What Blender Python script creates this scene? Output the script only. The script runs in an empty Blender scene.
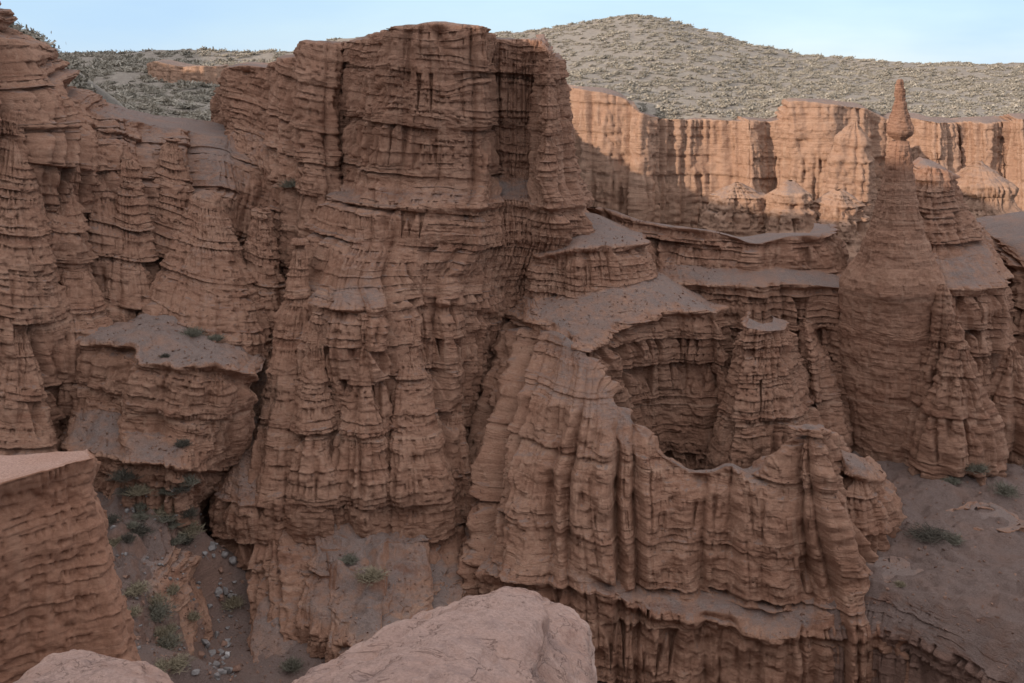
import bpy, math, random
import numpy as np
random.seed(7)
RNG = np.random.default_rng(11)
Q = 1.0                                   # mesh fineness: 1 = final
C = bpy.context.scene.collection
scene = bpy.context.scene

# ------------------------------------------------------------------ camera
F_PX, W_PX, H_PX = 995.0, 1024.0, 683.0
PITCH = math.radians(15.8)
CP, SP = math.cos(PITCH), math.sin(PITCH)
cam_d = bpy.data.cameras.new('camera')
cam = bpy.data.objects.new('camera', cam_d); C.objects.link(cam)
cam_d.sensor_width = 36.0
cam_d.lens = F_PX / W_PX * 36.0
cam_d.clip_start = 0.1; cam_d.clip_end = 9000
cam.location = (0, 0, 0)
cam.rotation_euler = (math.pi / 2 - PITCH, 0, 0)
scene.camera = cam

# ------------------------------------------------------------------ light
SUN_ELEV = math.radians(15.0)
VEIL_LOW = (2.7, 3.9, 5.3); VEIL_HIGH = (7.4, 7.3, 7.4)                   # radiance of the thin cloud, before the background strength
SUN_H = np.array([-0.824, -0.566])        # horizontal direction towards the sun
w = bpy.data.worlds.new('World'); scene.world = w; w.use_nodes = True
nt = w.node_tree; nt.nodes.clear()
sky = nt.nodes.new('ShaderNodeTexSky'); sky.sky_type = 'NISHITA'; sky.sun_disc = False
sky.sun_elevation = SUN_ELEV
sky.sun_rotation = math.atan2(SUN_H[0], SUN_H[1])
sky.altitude = 1800; sky.air_density = 1.0; sky.dust_density = 0.4; sky.ozone_density = 1.0
bg = nt.nodes.new('ShaderNodeBackground'); bg.inputs['Strength'].default_value = 0.13
out = nt.nodes.new('ShaderNodeOutputWorld')
# thin high cloud veil over the blue
def W(kind, **kw):
    n = nt.nodes.new(kind)
    for k, v in kw.items(): setattr(n, k, v)
    return n
tc = W('ShaderNodeTexCoord'); mp = W('ShaderNodeMapping'); mp.inputs['Scale'].default_value = (1.2, 1.2, 5.0)
nt.links.new(tc.outputs['Generated'], mp.inputs[0])
cn = W('ShaderNodeTexNoise'); cn.inputs['Scale'].default_value = 2.2; cn.inputs['Detail'].default_value = 5; cn.inputs['Roughness'].default_value = 0.55
nt.links.new(mp.outputs[0], cn.inputs['Vector'])
mr = W('ShaderNodeMapRange'); mr.inputs[1].default_value = 0.35; mr.inputs[2].default_value = 0.75; mr.inputs[3].default_value = 0.72; mr.inputs[4].default_value = 0.95
nt.links.new(cn.outputs['Fac'], mr.inputs[0])
mx = W('ShaderNodeMix', data_type='RGBA'); nt.links.new(mr.outputs[0], mx.inputs[0])
sp = W('ShaderNodeSeparateXYZ'); nt.links.new(tc.outputs['Generated'], sp.inputs[0])
vr = W('ShaderNodeMapRange', interpolation_type='SMOOTHSTEP'); vr.inputs[1].default_value = 0.08; vr.inputs[2].default_value = 0.45
nt.links.new(sp.outputs['Z'], vr.inputs[0])
vm = W('ShaderNodeMix', data_type='RGBA'); nt.links.new(vr.outputs[0], vm.inputs[0])
vm.inputs[6].default_value = (*VEIL_LOW, 1); vm.inputs[7].default_value = (*VEIL_HIGH, 1)
nt.links.new(sky.outputs[0], mx.inputs[6]); nt.links.new(vm.outputs[2], mx.inputs[7])
nt.links.new(mx.outputs[2], bg.inputs[0]); nt.links.new(bg.outputs[0], out.inputs[0])
sd = bpy.data.lights.new('sun', 'SUN'); sd.energy = 2.9; sd.angle = math.radians(0.6); sd.color = (1.0, 0.84, 0.68)
sun = bpy.data.objects.new('sun', sd); C.objects.link(sun)
sun.rotation_euler = (math.pi / 2 - SUN_ELEV, 0, math.atan2(SUN_H[1], SUN_H[0]) + math.pi / 2)
scene.view_settings.view_transform = 'Standard'; scene.view_settings.look = 'None'
scene.view_settings.exposure = 0.54; scene.view_settings.gamma = 1.0
scene.cycles.max_bounces = 4; scene.cycles.diffuse_bounces = 3

# ------------------------------------------------------------------ numeric helpers
def at(px, py, Y):
    xr = (px - W_PX / 2) / F_PX; yr = (H_PX / 2 - py) / F_PX
    d = np.array([xr, CP + yr * SP, -SP + yr * CP])
    return d * (Y / d[1])

NT = 64
TAB = RNG.uniform(-1, 1, NT ** 3).astype(np.float32)
def noise(x, y, z, seed=0):
    """smooth value noise, about -1..1"""
    a = 0.6 + seed * 1.37; ca, sa = math.cos(a), math.sin(a)
    x, y = x * ca - y * sa + seed * 7.31, x * sa + y * ca + seed * 3.17
    z = z + seed * 5.71
    r = 0
    xi = np.floor(x); yi = np.floor(y); zi = np.floor(z)
    fx = (x - xi).astype(np.float32); fy = (y - yi).astype(np.float32); fz = (z - zi).astype(np.float32)
    fx = fx * fx * (3 - 2 * fx); fy = fy * fy * (3 - 2 * fy); fz = fz * fz * (3 - 2 * fz)
    X0 = xi.astype(np.int32) & 63; X1 = (X0 + 1) & 63
    Y0 = (yi.astype(np.int32) & 63) << 6; Y1 = (Y0 + 64) & 4095
    Z0 = (zi.astype(np.int32) & 63) << 12; Z1 = (Z0 + 4096) & 262143
    def lx(b): return TAB[X0 + b] * (1 - fx) + TAB[X1 + b] * fx
    a0 = lx(Y0 + Z0) * (1 - fy) + lx(Y1 + Z0) * fy
    a1 = lx(Y0 + Z1) * (1 - fy) + lx(Y1 + Z1) * fy
    return a0 * (1 - fz) + a1 * fz
def fbm(x, y, z, seed=0, octv=3):
    t = 0; amp = 1.0; n = 0
    for i in range(octv):
        t = t + noise(x, y, z, seed + i) * amp; n += amp
        x, y, z = x * 2.03, y * 2.03, z * 2.03; amp *= 0.5
    return t / n * 1.4
def sstep(a, b, x):
    t = np.clip((x - a) / (b - a), 0, 1); return t * t * (3 - 2 * t)
def blur(a, k, axis):
    """binomial-ish blur with a clamped window, k samples wide"""
    k = int(k)
    if k < 1: return a
    for _ in range(2):
        n = a.shape[axis]
        pad = [(0, 0)] * a.ndim; pad[axis] = (k + 1, k)
        p = np.pad(a, pad, mode='edge')
        c = np.cumsum(p, axis=axis, dtype=np.float64)
        hi = np.take(c, np.arange(2 * k + 1, 2 * k + 1 + n), axis=axis)
        lo = np.take(c, np.arange(0, n), axis=axis)
        a = (hi - lo) / (2 * k + 1)
    return a

# ---- the beds: one stack of layers shared by every formation
S_RES = 0.01; S_MIN = -80.0; S_N = int(140 / S_RES)
def make_beds(lo, hi, seed):
    r = np.random.default_rng(seed)
    t = np.zeros(S_N, np.float32); idn = np.zeros(S_N, np.int32); cap = np.zeros(S_N, np.float32); thk = np.zeros(S_N, np.float32)
    s = S_MIN; k = 0
    while s < S_MIN + S_N * S_RES - hi:
        th = math.exp(r.uniform(math.log(lo), math.log(hi)))
        i0 = int((s - S_MIN) / S_RES); i1 = int((s + th - S_MIN) / S_RES)
        t[i0:i1] = np.linspace(0, 1, i1 - i0); idn[i0:i1] = k; thk[i0:i1] = th; cap[i0:i1] = r.uniform(0.15, 1.0) ** 1.3
        s += th; k += 1
    return t, idn, cap, thk
BEDS_BIG = make_beds(2.4, 6.0, 3)
BEDS_SMALL = make_beds(0.40, 1.3, 5)
BEDS_THIN = make_beds(0.12, 0.42, 8)
def beds_at(beds, s):
    i = np.clip(((s - S_MIN) / S_RES).astype(np.int32), 0, S_N - 1)
    return beds[0][i], beds[1][i].astype(np.float32), beds[2][i], beds[3][i]

def displace(P, Nn, U, taper, grow_down=1.0, fins2=0.0, terr=0.22, lam=0.78, nw=0.40, nlam=1.15, flam=2.2, lump=0.8, block=1.0, bumpy=0.0, st_lo=0.38, st_hi=0.80, dip=(0.03, 0.0), fins=1.6, big=0.9, small=0.42, niche=0.8, flute=1.0, rough=0.17, ledge_mod=1.0, seed=0, scale=1.0):
    x, y, z = P[..., 0] / scale, P[..., 1] / scale, P[..., 2] / scale
    U = U / scale + 37.7 * seed
    s = z + dip[0] * x + dip[1] * y + 0.7 * noise(x / 22, y / 22, z / 60, 40) + 0.16 * noise(x / 3.1, y / 3.1, z / 5, 41)
    hx, hy = Nn[..., 0], Nn[..., 1]
    steep = np.sqrt(hx * hx + hy * hy); steep_c = np.clip(steep, 1e-6, 1)
    st = sstep(st_lo, st_hi, steep)
    # spurs and gullies
    lm = 1.0 if np.isscalar(grow_down) else 1.75 - 0.8 * grow_down
    nmul = 1.0 if np.isscalar(grow_down) else np.clip(grow_down * 1.3 - 0.25, 0.15, 1.2)
    U = U + 0.45 * noise(x / 5, y / 5, z / 9, 50) + 0.12 * noise(x / 1.4, y / 1.4, z / 2.0, 51)
    fq = np.clip(np.abs(noise(U / flam, z / 45, 0.37 + 0 * z, 2 + seed)) * 1.8, 0, 1)
    D = fins * 1.25 * (fq - 0.40)
    if fins2:
        D = D + fins2 * 1.7 * (np.clip(np.abs(noise(U / 5.6, z / 80, 0.83 + 0 * z, 3 + seed)) * 1.7, 0, 1) - 0.40)
    D = D * taper * grow_down
    # flutes: narrow rounded columns parted by sharp clefts, running through many beds
    fl = np.abs(noise(U / 0.80, z / 16, 0.61 + 0 * z, 6 + seed))
    flm = np.clip(0.6 + 0.9 * noise(x / 7, y / 7, z / 4.5, 64), 0.05, 1.3)
    D = D + 0.60 * flute * taper * flm * (np.sqrt(np.clip(fl * 1.6, 0, 1)) - 0.7)
    # large beds: thin overhanging caps with recesses below
    tb, ib, cb, hb = beds_at(BEDS_BIG, s)
    mod = sstep(-0.30, 0.40, noise(x / 6, y / 6, ib * 0.77, 60)) * ledge_mod
    prof = 0.22 * (1 - tb) ** 2 - 0.62 * sstep(0.66, 0.93, tb)
    prof = np.where(tb > 0.945, 0.42, prof)
    D = D + 0.75 * big * (0.3 + cb ** 1.5) * mod * prof
    nb = np.abs(noise(U / nlam, z / 16, ib * 3.37, 9 + seed))
    nic = sstep(0.0, 0.12, np.clip(tb / 0.93, 0, 1) ** 1.2 * nw - nb) * (tb < 0.935) * sstep(-0.5, 0.0, noise(x / 6, y / 6, ib * 1.9, 62))
    nic = nic * sstep(0.72, 0.94, steep)
    D = D - 1.0 * niche * nmul * nic * taper * np.clip(1.15 + 1.5 * noise(x / 1.7, y / 1.7, ib * 2.3, 67), 0.2, 2.2)
    # small beds
    ts, is_, cs, hs = beds_at(BEDS_SMALL, s + 0.10 * noise(x / 1.3, y / 1.3, z / 4, 43))
    mod2 = sstep(-0.2, 0.5, noise(x / 3.0, y / 3.0, is_ * 0.61, 61)) * ledge_mod * (0.25 + cs)
    prof2 = np.where(ts > 0.80, 0.40, 0.10 - 0.55 * sstep(0.2, 0.78, ts))
    D = D + 0.55 * small * lm * mod2 * prof2
    ns = np.abs(noise(U / 0.40, z / 6, is_ * 2.73, 19 + seed))
    nic2 = sstep(0.0, 0.16, 0.36 * ts - ns) * (ts < 0.80) * sstep(-0.3, 0.3, noise(x / 4, y / 4, is_ * 0.93, 66))
    D = D - 0.55 * small * nic2 + 0.15 * (ns - 0.3) * flm
    # broken blocks: each bed parts along joints into pieces that stand a little in or out
    hb1 = TAB[(is_.astype(np.int64) * 179 + 31) & 262143]
    iu = np.floor(U / (1.0 + 0.5 * hb1) + 7.3 * hb1 + 0.15 * noise(x / 0.9, y / 0.9, z / 0.9, 37)).astype(np.int64)
    rb = TAB[(iu * 7919 + is_.astype(np.int64) * 104729 + 57) & 262143]
    D = D + 0.17 * block * rb * sstep(-0.45, 0.35, noise(x / 5, y / 5, z / 3, 38))
    # thin laminae and roughness
    tt, it, ct, _ = beds_at(BEDS_THIN, s)
    D = D + 0.16 * lam * lm * (ct - 0.5) * np.clip(0.6 + noise(x / 2.2, y / 2.2, it * 0.37, 63), 0, 1.4)
    D = D + rough * fbm(x / 0.7, y / 0.7, z / 0.45, 30, 3) + 0.34 * lump * fbm(x / 2.1, y / 2.1, z / 1.5, 34, 3)
    pk = noise(x / 0.55, y / 0.55, z / 0.28, 35)
    D = D - 0.24 * lam * sstep(0.25, 0.6, pk) * sstep(-0.1, 0.5, noise(x / 3, y / 3, z / 2, 36))
    D = D * scale
    out = P.copy()
    out[..., 0] += hx / steep_c * D * st
    out[..., 1] += hy / steep_c * D * st
    up = (0.10 * fbm(x / 1.6, y / 1.6, z / 1.6, 70, 4) + 0.5 * noise(x / 6, y / 6, z / 6, 75) * (1 - st)) * (1 - 0.6 * st)
    def tz(t): return sstep(0.18, 0.72, t) - t
    tw = terr * np.clip(1.0 - np.maximum(0, 0.35 - steep) * 3.5, 0, 1)
    up = up + tw * (tz(tb) * hb * 0.8 * mod + tz(ts) * hs * 0.8 * np.clip(mod2 * 1.6, 0, 1))
    if bumpy: up = up + bumpy * (1.0 if np.isscalar(grow_down) else sstep(0.85, 1.0, grow_down)) * (np.abs(fbm(x / 3.4, y / 3.4, z / 6, 77, 4)) * 1.2 + 0.35 * noise(x / 0.8, y / 0.8, z, 79)) * (1 - st)
    out[..., 2] += up * scale + 0.25 * D * st * np.clip(Nn[..., 2], 0, 1)
    return out, s

def grid_mesh(name, P, mat, parent=None, smooth=True, attrs=None, close_v=False):
    R, K = P.shape[:2]
    me = bpy.data.meshes.new(name)
    n = R * K
    me.vertices.add(n); me.vertices.foreach_set('co', P.reshape(-1).astype(np.float32))
    idx = np.arange(n, dtype=np.int32).reshape(R, K)
    a, b, c, d = idx[:-1, :-1], idx[1:, :-1], idx[1:, 1:], idx[:-1, 1:]
    q = np.stack([a, b, c, d], -1).reshape(-1, 4)
    m = len(q)
    me.loops.add(m * 4); me.loops.foreach_set('vertex_index', q.reshape(-1))
    me.polygons.add(m); me.polygons.foreach_set('loop_start', np.arange(m, dtype=np.int32) * 4)
    me.update(calc_edges=True); me.validate()
    if smooth: me.polygons.foreach_set('use_smooth', np.ones(len(me.polygons), bool))
    for k, v in (attrs or {}).items():
        at_ = me.attributes.new(k, 'FLOAT', 'POINT'); at_.data.foreach_set('value', v.reshape(-1).astype(np.float32))
    me.materials.append(mat)
    o = bpy.data.objects.new(name, me); C.objects.link(o)
    if parent: o.parent = parent
    return o

def normals(P):
    du = np.gradient(P, axis=1); dv = np.gradient(P, axis=0)
    n = np.cross(dv, du)
    l = np.linalg.norm(n, axis=-1, keepdims=True); l[l < 1e-9] = 1
    return n / l

def resample(rows, step, ublur, vblur, ends=(1, 1)):
    """rows: list of polylines of equal point count (world points), top to bottom -> fine grid, plus the row index of each grid line"""
    A = np.array(rows, float)
    R, K = A.shape[:2]
    ucount = []
    for k in range(K - 1):
        L = np.linalg.norm(A[:, k + 1] - A[:, k], axis=1)
        L = np.sort(L)[-max(1, R // 2):].mean()
        e = ends[0] if k < ends[0] else 1
        f = 2.5 if (k < ends[0] or k >= K - 1 - ends[1]) else 1.0
        ucount.append(max(2, int(L / (step * f))))
    vcount = []
    for r in range(R - 1):
        L = np.linalg.norm(A[r + 1] - A[r], axis=1); L = np.sort(L)[-max(1, K // 2):].mean()
        vcount.append(max(2, int(L / step)))
    up = np.concatenate([k + np.arange(c) / c for k, c in enumerate(ucount)] + [[K - 1]])
    vp = np.concatenate([k + np.arange(c) / c for k, c in enumerate(vcount)] + [[R - 1]])
    def lerp_axis(A, p, axis):
        i = np.clip(np.floor(p).astype(int), 0, A.shape[axis] - 2); f = p - i
        sh = [1] * A.ndim; sh[axis] = len(p); f = f.reshape(sh)
        return np.take(A, i, axis) * (1 - f) + np.take(A, i + 1, axis) * f
    G = lerp_axis(A, up, 1)
    G = blur(G, ublur / step, 1)
    G = lerp_axis(G, vp, 0)
    G = blur(G, vblur / step, 0)
    return G, vp

FORMS = {}
def formation(name, rows, mat, parts=None, step=0.085, lips=(), ublur=0.8, vblur=0.25, top=None, top_in=0.0, drop=10, ends=(1, 1), flip=False, shelf=None, world=False, dip_down=None, lip_amp=0.75, grow=True, **kw):
    step = step / Q
    W = [[at(*p) for p in r] for r in rows] if not world else [[np.array(p, float) for p in r] for r in rows]
    if top is not None:                     # carry the surface back from the top edge
        W.insert(0, [p + np.array(top) for p in W[0]]); off = 1
        W[0] = [p + (W[0][len(W[0]) // 2] - p) * np.array([top_in, top_in * .6, 0]) for p in W[0]]
    else: off = 0
    if drop: W.append([p + np.array([0, 0.0, -drop]) for p in W[-1]])
    G, vp = resample(W, step, ublur, vblur, ends)
    N = normals(blur(blur(G, 0.8 / step, 0), 0.8 / step, 1))
    if flip: N = -N
    # undercut below the traced lips
    for r in lips:
        r = r + off
        i = np.searchsorted(vp, r)
        dv = np.zeros(G.shape[:2])
        seg = np.linalg.norm(np.diff(G, axis=0), axis=2)
        cum = np.concatenate([np.zeros((1, G.shape[1])), np.cumsum(seg, 0)])
        dv = cum - cum[i:i + 1]
        hh = np.sqrt(N[..., 0] ** 2 + N[..., 1] ** 2)
        m = 0.7 + 0.5 * noise(G[..., 0] / 3, G[..., 1] / 3, G[..., 2] / 50, 80 + r)
        und = (-0.95 * np.exp(-((dv - 0.75) / 0.45) ** 2) + 0.35 * np.exp(-((dv - 0.02) / 0.22) ** 2)) * m * lip_amp
        HN = np.where(hh[..., None] > 0.3, N / np.maximum(hh[..., None], .3), 0); HN[..., 2] = 0
        G = G + HN * und[..., None]
    seg = np.linalg.norm(np.diff(G, axis=1), axis=2)
    seg = np.sort(seg, 0)[int(seg.shape[0] * 0.4):].mean(0)
    U = np.concatenate([[0], np.cumsum(seg)])[None, :] + 0 * G[..., 2]
    loc = blur(np.linalg.norm(np.gradient(G, axis=1), axis=2), 0.6 / step, 1)
    nom = blur(np.gradient(U[0]), 0.6 / step, 0)[None, :]
    taper = np.clip(loc / np.maximum(nom, 1e-6) * 1.1, 0.0, 1.0)
    gd = 1.0 if not grow else np.interp(vp, [0, off, off + 2, len(W) - 1], [.6, .6, .85, 1.2])[:, None] if grow is True else np.interp(vp - off, [g[0] for g in grow], [g[1] for g in grow])[:, None]
    P, s = displace(G, N, U, taper, gd, **kw)
    FORMS[name] = (P, vp)
    if not parts:
        return grid_mesh(name, P, mat, attrs={'bed': s, 'flat': N[..., 2]})
    o = bpy.data.objects.new(name, None); C.objects.link(o)
    mid = P.reshape(-1, 3); o.location = (mid[:, 0].mean(), mid[:, 1].mean(), mid[:, 2].min())
    Pl = P - np.array(o.location)
    cuts = [0] + [int(np.searchsorted(vp, r + off)) for (_, r) in parts[1:]] + [len(vp) - 1]
    for (pn, _), i0, i1 in zip(parts, cuts[:-1], cuts[1:]):
        grid_mesh(pn, Pl[i0:i1 + 1], mat, parent=o, attrs={'bed': s[i0:i1 + 1], 'flat': N[i0:i1 + 1, :, 2]})
    return o

def tag(o, label=None, cat=None, group=None, kind=None):
    if label: o['label'] = label
    if cat: o['category'] = cat
    if group: o['group'] = group
    if kind: o['kind'] = kind
    return o

# ------------------------------------------------------------------ materials
def nodes(name):
    m = bpy.data.materials.new(name); m.use_nodes = True
    t = m.node_tree; t.nodes.clear()
    o = t.nodes.new('ShaderNodeOutputMaterial'); b = t.nodes.new('ShaderNodeBsdfPrincipled')
    t.links.new(b.outputs[0], o.inputs[0]); b.inputs['Roughness'].default_value = 0.95
    b.inputs['Specular IOR Level'].default_value = 0.1
    return m, t, b
def nz(t, scale, detail=6, rough=0.6, vec=None, dist=0.0):
    n = t.nodes.new('ShaderNodeTexNoise'); n.inputs['Scale'].default_value = scale
    n.inputs['Detail'].default_value = detail; n.inputs['Roughness'].default_value = rough; n.inputs['Distortion'].default_value = dist
    if vec is not None: t.links.new(vec, n.inputs['Vector'])
    return n.outputs['Fac']
def ramp(t, fac, stops):
    r = t.nodes.new('ShaderNodeValToRGB')
    while len(r.color_ramp.elements) > 1: r.color_ramp.elements.remove(r.color_ramp.elements[-1])
    for i, (p, c) in enumerate(stops):
        e = r.color_ramp.elements[0] if i == 0 else r.color_ramp.elements.new(p)
        e.position = p; e.color = (*c, 1) if len(c) == 3 else c
    t.links.new(fac, r.inputs[0]); return r.outputs[0]
def mixc(t, fac, a, b, mode='MIX'):
    m = t.nodes.new('ShaderNodeMix'); m.data_type = 'RGBA'; m.blend_type = mode
    for sock, v in ((m.inputs[0], fac), (m.inputs[6], a), (m.inputs[7], b)):
        if hasattr(v, 'is_linked'): t.links.new(v, sock)
        else: sock.default_value = v if isinstance(v, float) else (*v, 1)
    return m.outputs[2]
def math_(t, op, a, b=None, clamp=False):
    m = t.nodes.new('ShaderNodeMath'); m.operation = op; m.use_clamp = clamp
    for i, v in enumerate((a, b)):
        if v is None: continue
        if hasattr(v, 'is_linked'): t.links.new(v, m.inputs[i])
        else: m.inputs[i].default_value = v
    return m.outputs[0]
def rng_(t, v, a, b, c=0.0, d=1.0):
    m = t.nodes.new('ShaderNodeMapRange'); m.interpolation_type = 'SMOOTHSTEP'
    t.links.new(v, m.inputs[0]); m.inputs[1].default_value = a; m.inputs[2].default_value = b
    m.inputs[3].default_value = c; m.inputs[4].default_value = d; return m.outputs[0]
def bump(t, b, h, strength, dist):
    n = t.nodes.new('ShaderNodeBump'); n.inputs['Strength'].default_value = strength; n.inputs['Distance'].default_value = dist
    t.links.new(h, n.inputs['Height']); t.links.new(n.outputs[0], b.inputs['Normal'])

def sandstone(name, base=(0.332, 0.180, 0.121), dark=(0.215, 0.098, 0.064), pale=(0.45, 0.28, 0.20), debris=(0.225, 0.176, 0.160), deb_lo=0.72, deb_hi=0.97, sc=1.0, bmp=1.2, stain=None, debris_amt=0.9):
    m, t, b = nodes(name)
    geo = t.nodes.new('ShaderNodeNewGeometry'); pos = geo.outputs['Position']
    sep = t.nodes.new('ShaderNodeSeparateXYZ'); t.links.new(geo.outputs['Normal'], sep.inputs[0])
    bed = t.nodes.new('ShaderNodeAttribute'); bed.attribute_name = 'bed'
    bw = math_(t, 'ADD', bed.outputs['Fac'], math_(t, 'MULTIPLY', nz(t, 0.5 * sc, 3, 0.5, pos), 0.5))
    n1 = t.nodes.new('ShaderNodeTexNoise'); n1.noise_dimensions = '1D'; n1.inputs['Scale'].default_value = 0.9 * sc; n1.inputs['Detail'].default_value = 5; n1.inputs['Roughness'].default_value = 0.75
    t.links.new(bw, n1.inputs['W'])
    col = ramp(t, n1.outputs['Fac'], [(0.30, dark), (0.48, base), (0.58, base), (0.72, pale)])
    n2 = t.nodes.new('ShaderNodeTexNoise'); n2.noise_dimensions = '1D'; n2.inputs['Scale'].default_value = 5.0 * sc; n2.inputs['Detail'].default_value = 4; n2.inputs['Roughness'].default_value = 0.7
    t.links.new(math_(t, 'ADD', bw, math_(t, 'MULTIPLY', nz(t, 2.0 * sc, 4, 0.6, pos), 0.25)), n2.inputs['W'])
    col = mixc(t, rng_(t, n2.outputs['Fac'], 0.42, 0.62, 0.0, 0.0 + 0.35), col, dark)
    blot = nz(t, 0.28 * sc, 6, 0.65, pos)
    col = mixc(t, rng_(t, blot, 0.35, 0.7), col, mixc(t, 0.5, col, pale))
    gr = nz(t, 5.0 * sc, 6, 0.75, pos)
    col = mixc(t, 0.30, col, ramp(t, gr, [(0.3, (0.12, 0.055, 0.04)), (0.5, base), (0.72, (0.5, 0.3, 0.21))]))
    # runs of mud washed down the faces
    mp = t.nodes.new('ShaderNodeMapping'); mp.inputs['Scale'].default_value = (1.4 * sc, 1.4 * sc, 0.07 * sc); t.links.new(pos, mp.inputs[0])
    run = nz(t, 1.0, 5, 0.65, mp.outputs[0])
    col = mixc(t, rng_(t, run, 0.50, 0.72, 0, 0.6), col, pale)
    # loose grit lying on what faces up
    zz = math_(t, 'ADD', sep.outputs['Z'], math_(t, 'MULTIPLY', math_(t, 'SUBTRACT', nz(t, 1.1 * sc, 5, 0.7, pos), 0.5), 0.45))
    fl = t.nodes.new('ShaderNodeAttribute'); fl.attribute_name = 'flat'
    wob = math_(t, 'MULTIPLY', math_(t, 'SUBTRACT', nz(t, 0.9 * sc, 6, 0.75, pos), 0.5), 0.65)
    d1 = rng_(t, math_(t, 'ADD', fl.outputs['Fac'], wob), deb_lo, deb_hi, 0, debris_amt)
    d1 = math_(t, 'MULTIPLY', d1, rng_(t, sep.outputs['Z'], 0.35, 0.75))
    d2 = rng_(t, zz, 0.84, 1.02, 0, debris_amt * 0.8)
    deb = math_(t, 'MAXIMUM', d1, d2)
    peb = ramp(t, nz(t, 9.0 * sc, 5, 0.8, pos), [(0.3, tuple(c * 0.6 for c in debris)), (0.52, debris), (0.75, tuple(min(1, c * 1.45) for c in debris))])
    patch = mixc(t, rng_(t, nz(t, 0.35 * sc, 4, 0.6, pos), 0.45, 0.7), peb, mixc(t, 0.4, peb, base))
    col = mixc(t, deb, col, patch)
    crk = None
    if stain:
        col = mixc(t, rng_(t, nz(t, 0.55 * sc, 7, 0.7, pos, 1.2), 0.50, 0.64, 0, 0.65), col, stain)
        col = mixc(t, rng_(t, nz(t, 9 * sc, 3, 0.6, pos), 0.60, 0.74, 0, 0.5), col, tuple(c * 0.45 for c in stain))
        crk = rng_(t, math_(t, 'ABSOLUTE', math_(t, 'SUBTRACT', nz(t, 0.42 * sc, 5, 0.62, pos, 0.6), 0.5)), 0.0, 0.009)
        col = mixc(t, math_(t, 'MULTIPLY', math_(t, 'SUBTRACT', 1.0, crk), 0.4), col, tuple(c * 0.5 for c in dark))
    t.links.new(col, b.inputs['Base Color'])
    h = math_(t, 'ADD', math_(t, 'MULTIPLY', nz(t, 2.2 * sc, 8, 0.72, pos), 0.7), math_(t, 'MULTIPLY', n2.outputs['Fac'], 0.55))
    h = math_(t, 'ADD', h, math_(t, 'MULTIPLY', nz(t, 14 * sc, 4, 0.7, pos), 0.16))
    if crk is not None: h = math_(t, 'ADD', h, math_(t, 'MULTIPLY', crk, 0.25))
    bump(t, b, h, bmp, 0.25 / sc)
    return m
M_ROCK = sandstone('red_sandstone')
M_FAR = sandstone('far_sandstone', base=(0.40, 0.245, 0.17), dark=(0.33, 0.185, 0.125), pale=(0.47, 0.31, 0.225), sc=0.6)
M_NEAR = sandstone('near_sandstone', base=(0.30, 0.15, 0.097), dark=(0.215, 0.100, 0.063), pale=(0.36, 0.20, 0.135), debris=(0.40, 0.255, 0.205), sc=2.2, bmp=0.45)
M_BOULD = sandstone('pale_sandstone', base=(0.43, 0.265, 0.21), dark=(0.24, 0.135, 0.105), pale=(0.56, 0.40, 0.34), debris=(0.43, 0.29, 0.245), sc=3.0, bmp=0.9, stain=(0.30, 0.205, 0.18))
M_TALUS = sandstone('talus_grit', base=(0.225, 0.138, 0.108), dark=(0.17, 0.105, 0.085), pale=(0.27, 0.17, 0.135), debris=(0.178, 0.13, 0.115), deb_lo=0.4, deb_hi=0.7)

def hill_mat(name, grass=(0.305, 0.265, 0.225), soil=(0.26, 0.22, 0.19)):
    m, t, b = nodes(name)
    geo = t.nodes.new('ShaderNodeNewGeometry'); pos = geo.outputs['Position']
    c = ramp(t, nz(t, 0.55, 6, 0.7, pos), [(0.35, soil), (0.55, grass), (0.75, (0.39, 0.34, 0.28))])
    c = mixc(t, rng_(t, nz(t, 0.03, 4, 0.6, pos), 0.45, 0.7, 0, 0.5), c, soil)
    t.links.new(c, b.inputs['Base Color'])
    bump(t, b, nz(t, 1.2, 6, 0.7, pos), 0.8, 0.8)
    return m
M_HILL = hill_mat('steppe_hill')

# ------------------------------------------------------------------ setting: ground, hills
def terrain(name, ctrl, mat, xs, ys, power=2.4, rough=0.5):
    X, Y = np.meshgrid(xs, ys)
    num = np.zeros_like(X); den = np.zeros_like(X)
    for (cx, cy, cz) in ctrl:
        wgt = 1 / (((X - cx) ** 2 + (Y - cy) ** 2) + 6.0) ** (power / 2 * 1.3)
        num += wgt * cz; den += wgt
    Z = num / den
    near = np.exp(-(np.maximum(0, np.hypot(X, Y - 70) - 90) / 60) ** 2)
    Z = Z + rough * (fbm(X / 9, Y / 9, 0 * X, 90, 5) * 1.0 + (0.9 * np.abs(fbm(X / 3.2, Y / 3.2, 0 * X, 95, 4)) + 0.3 * fbm(X / 1.1, Y / 1.1, 0 * X, 99, 3)) * near)
    P = np.stack([X, Y, Z], -1)[::-1]
    return grid_mesh(name, P, mat, attrs={'bed': P[..., 2], 'flat': P[..., 2] * 0 + 1}), (xs, ys, Z)

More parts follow.
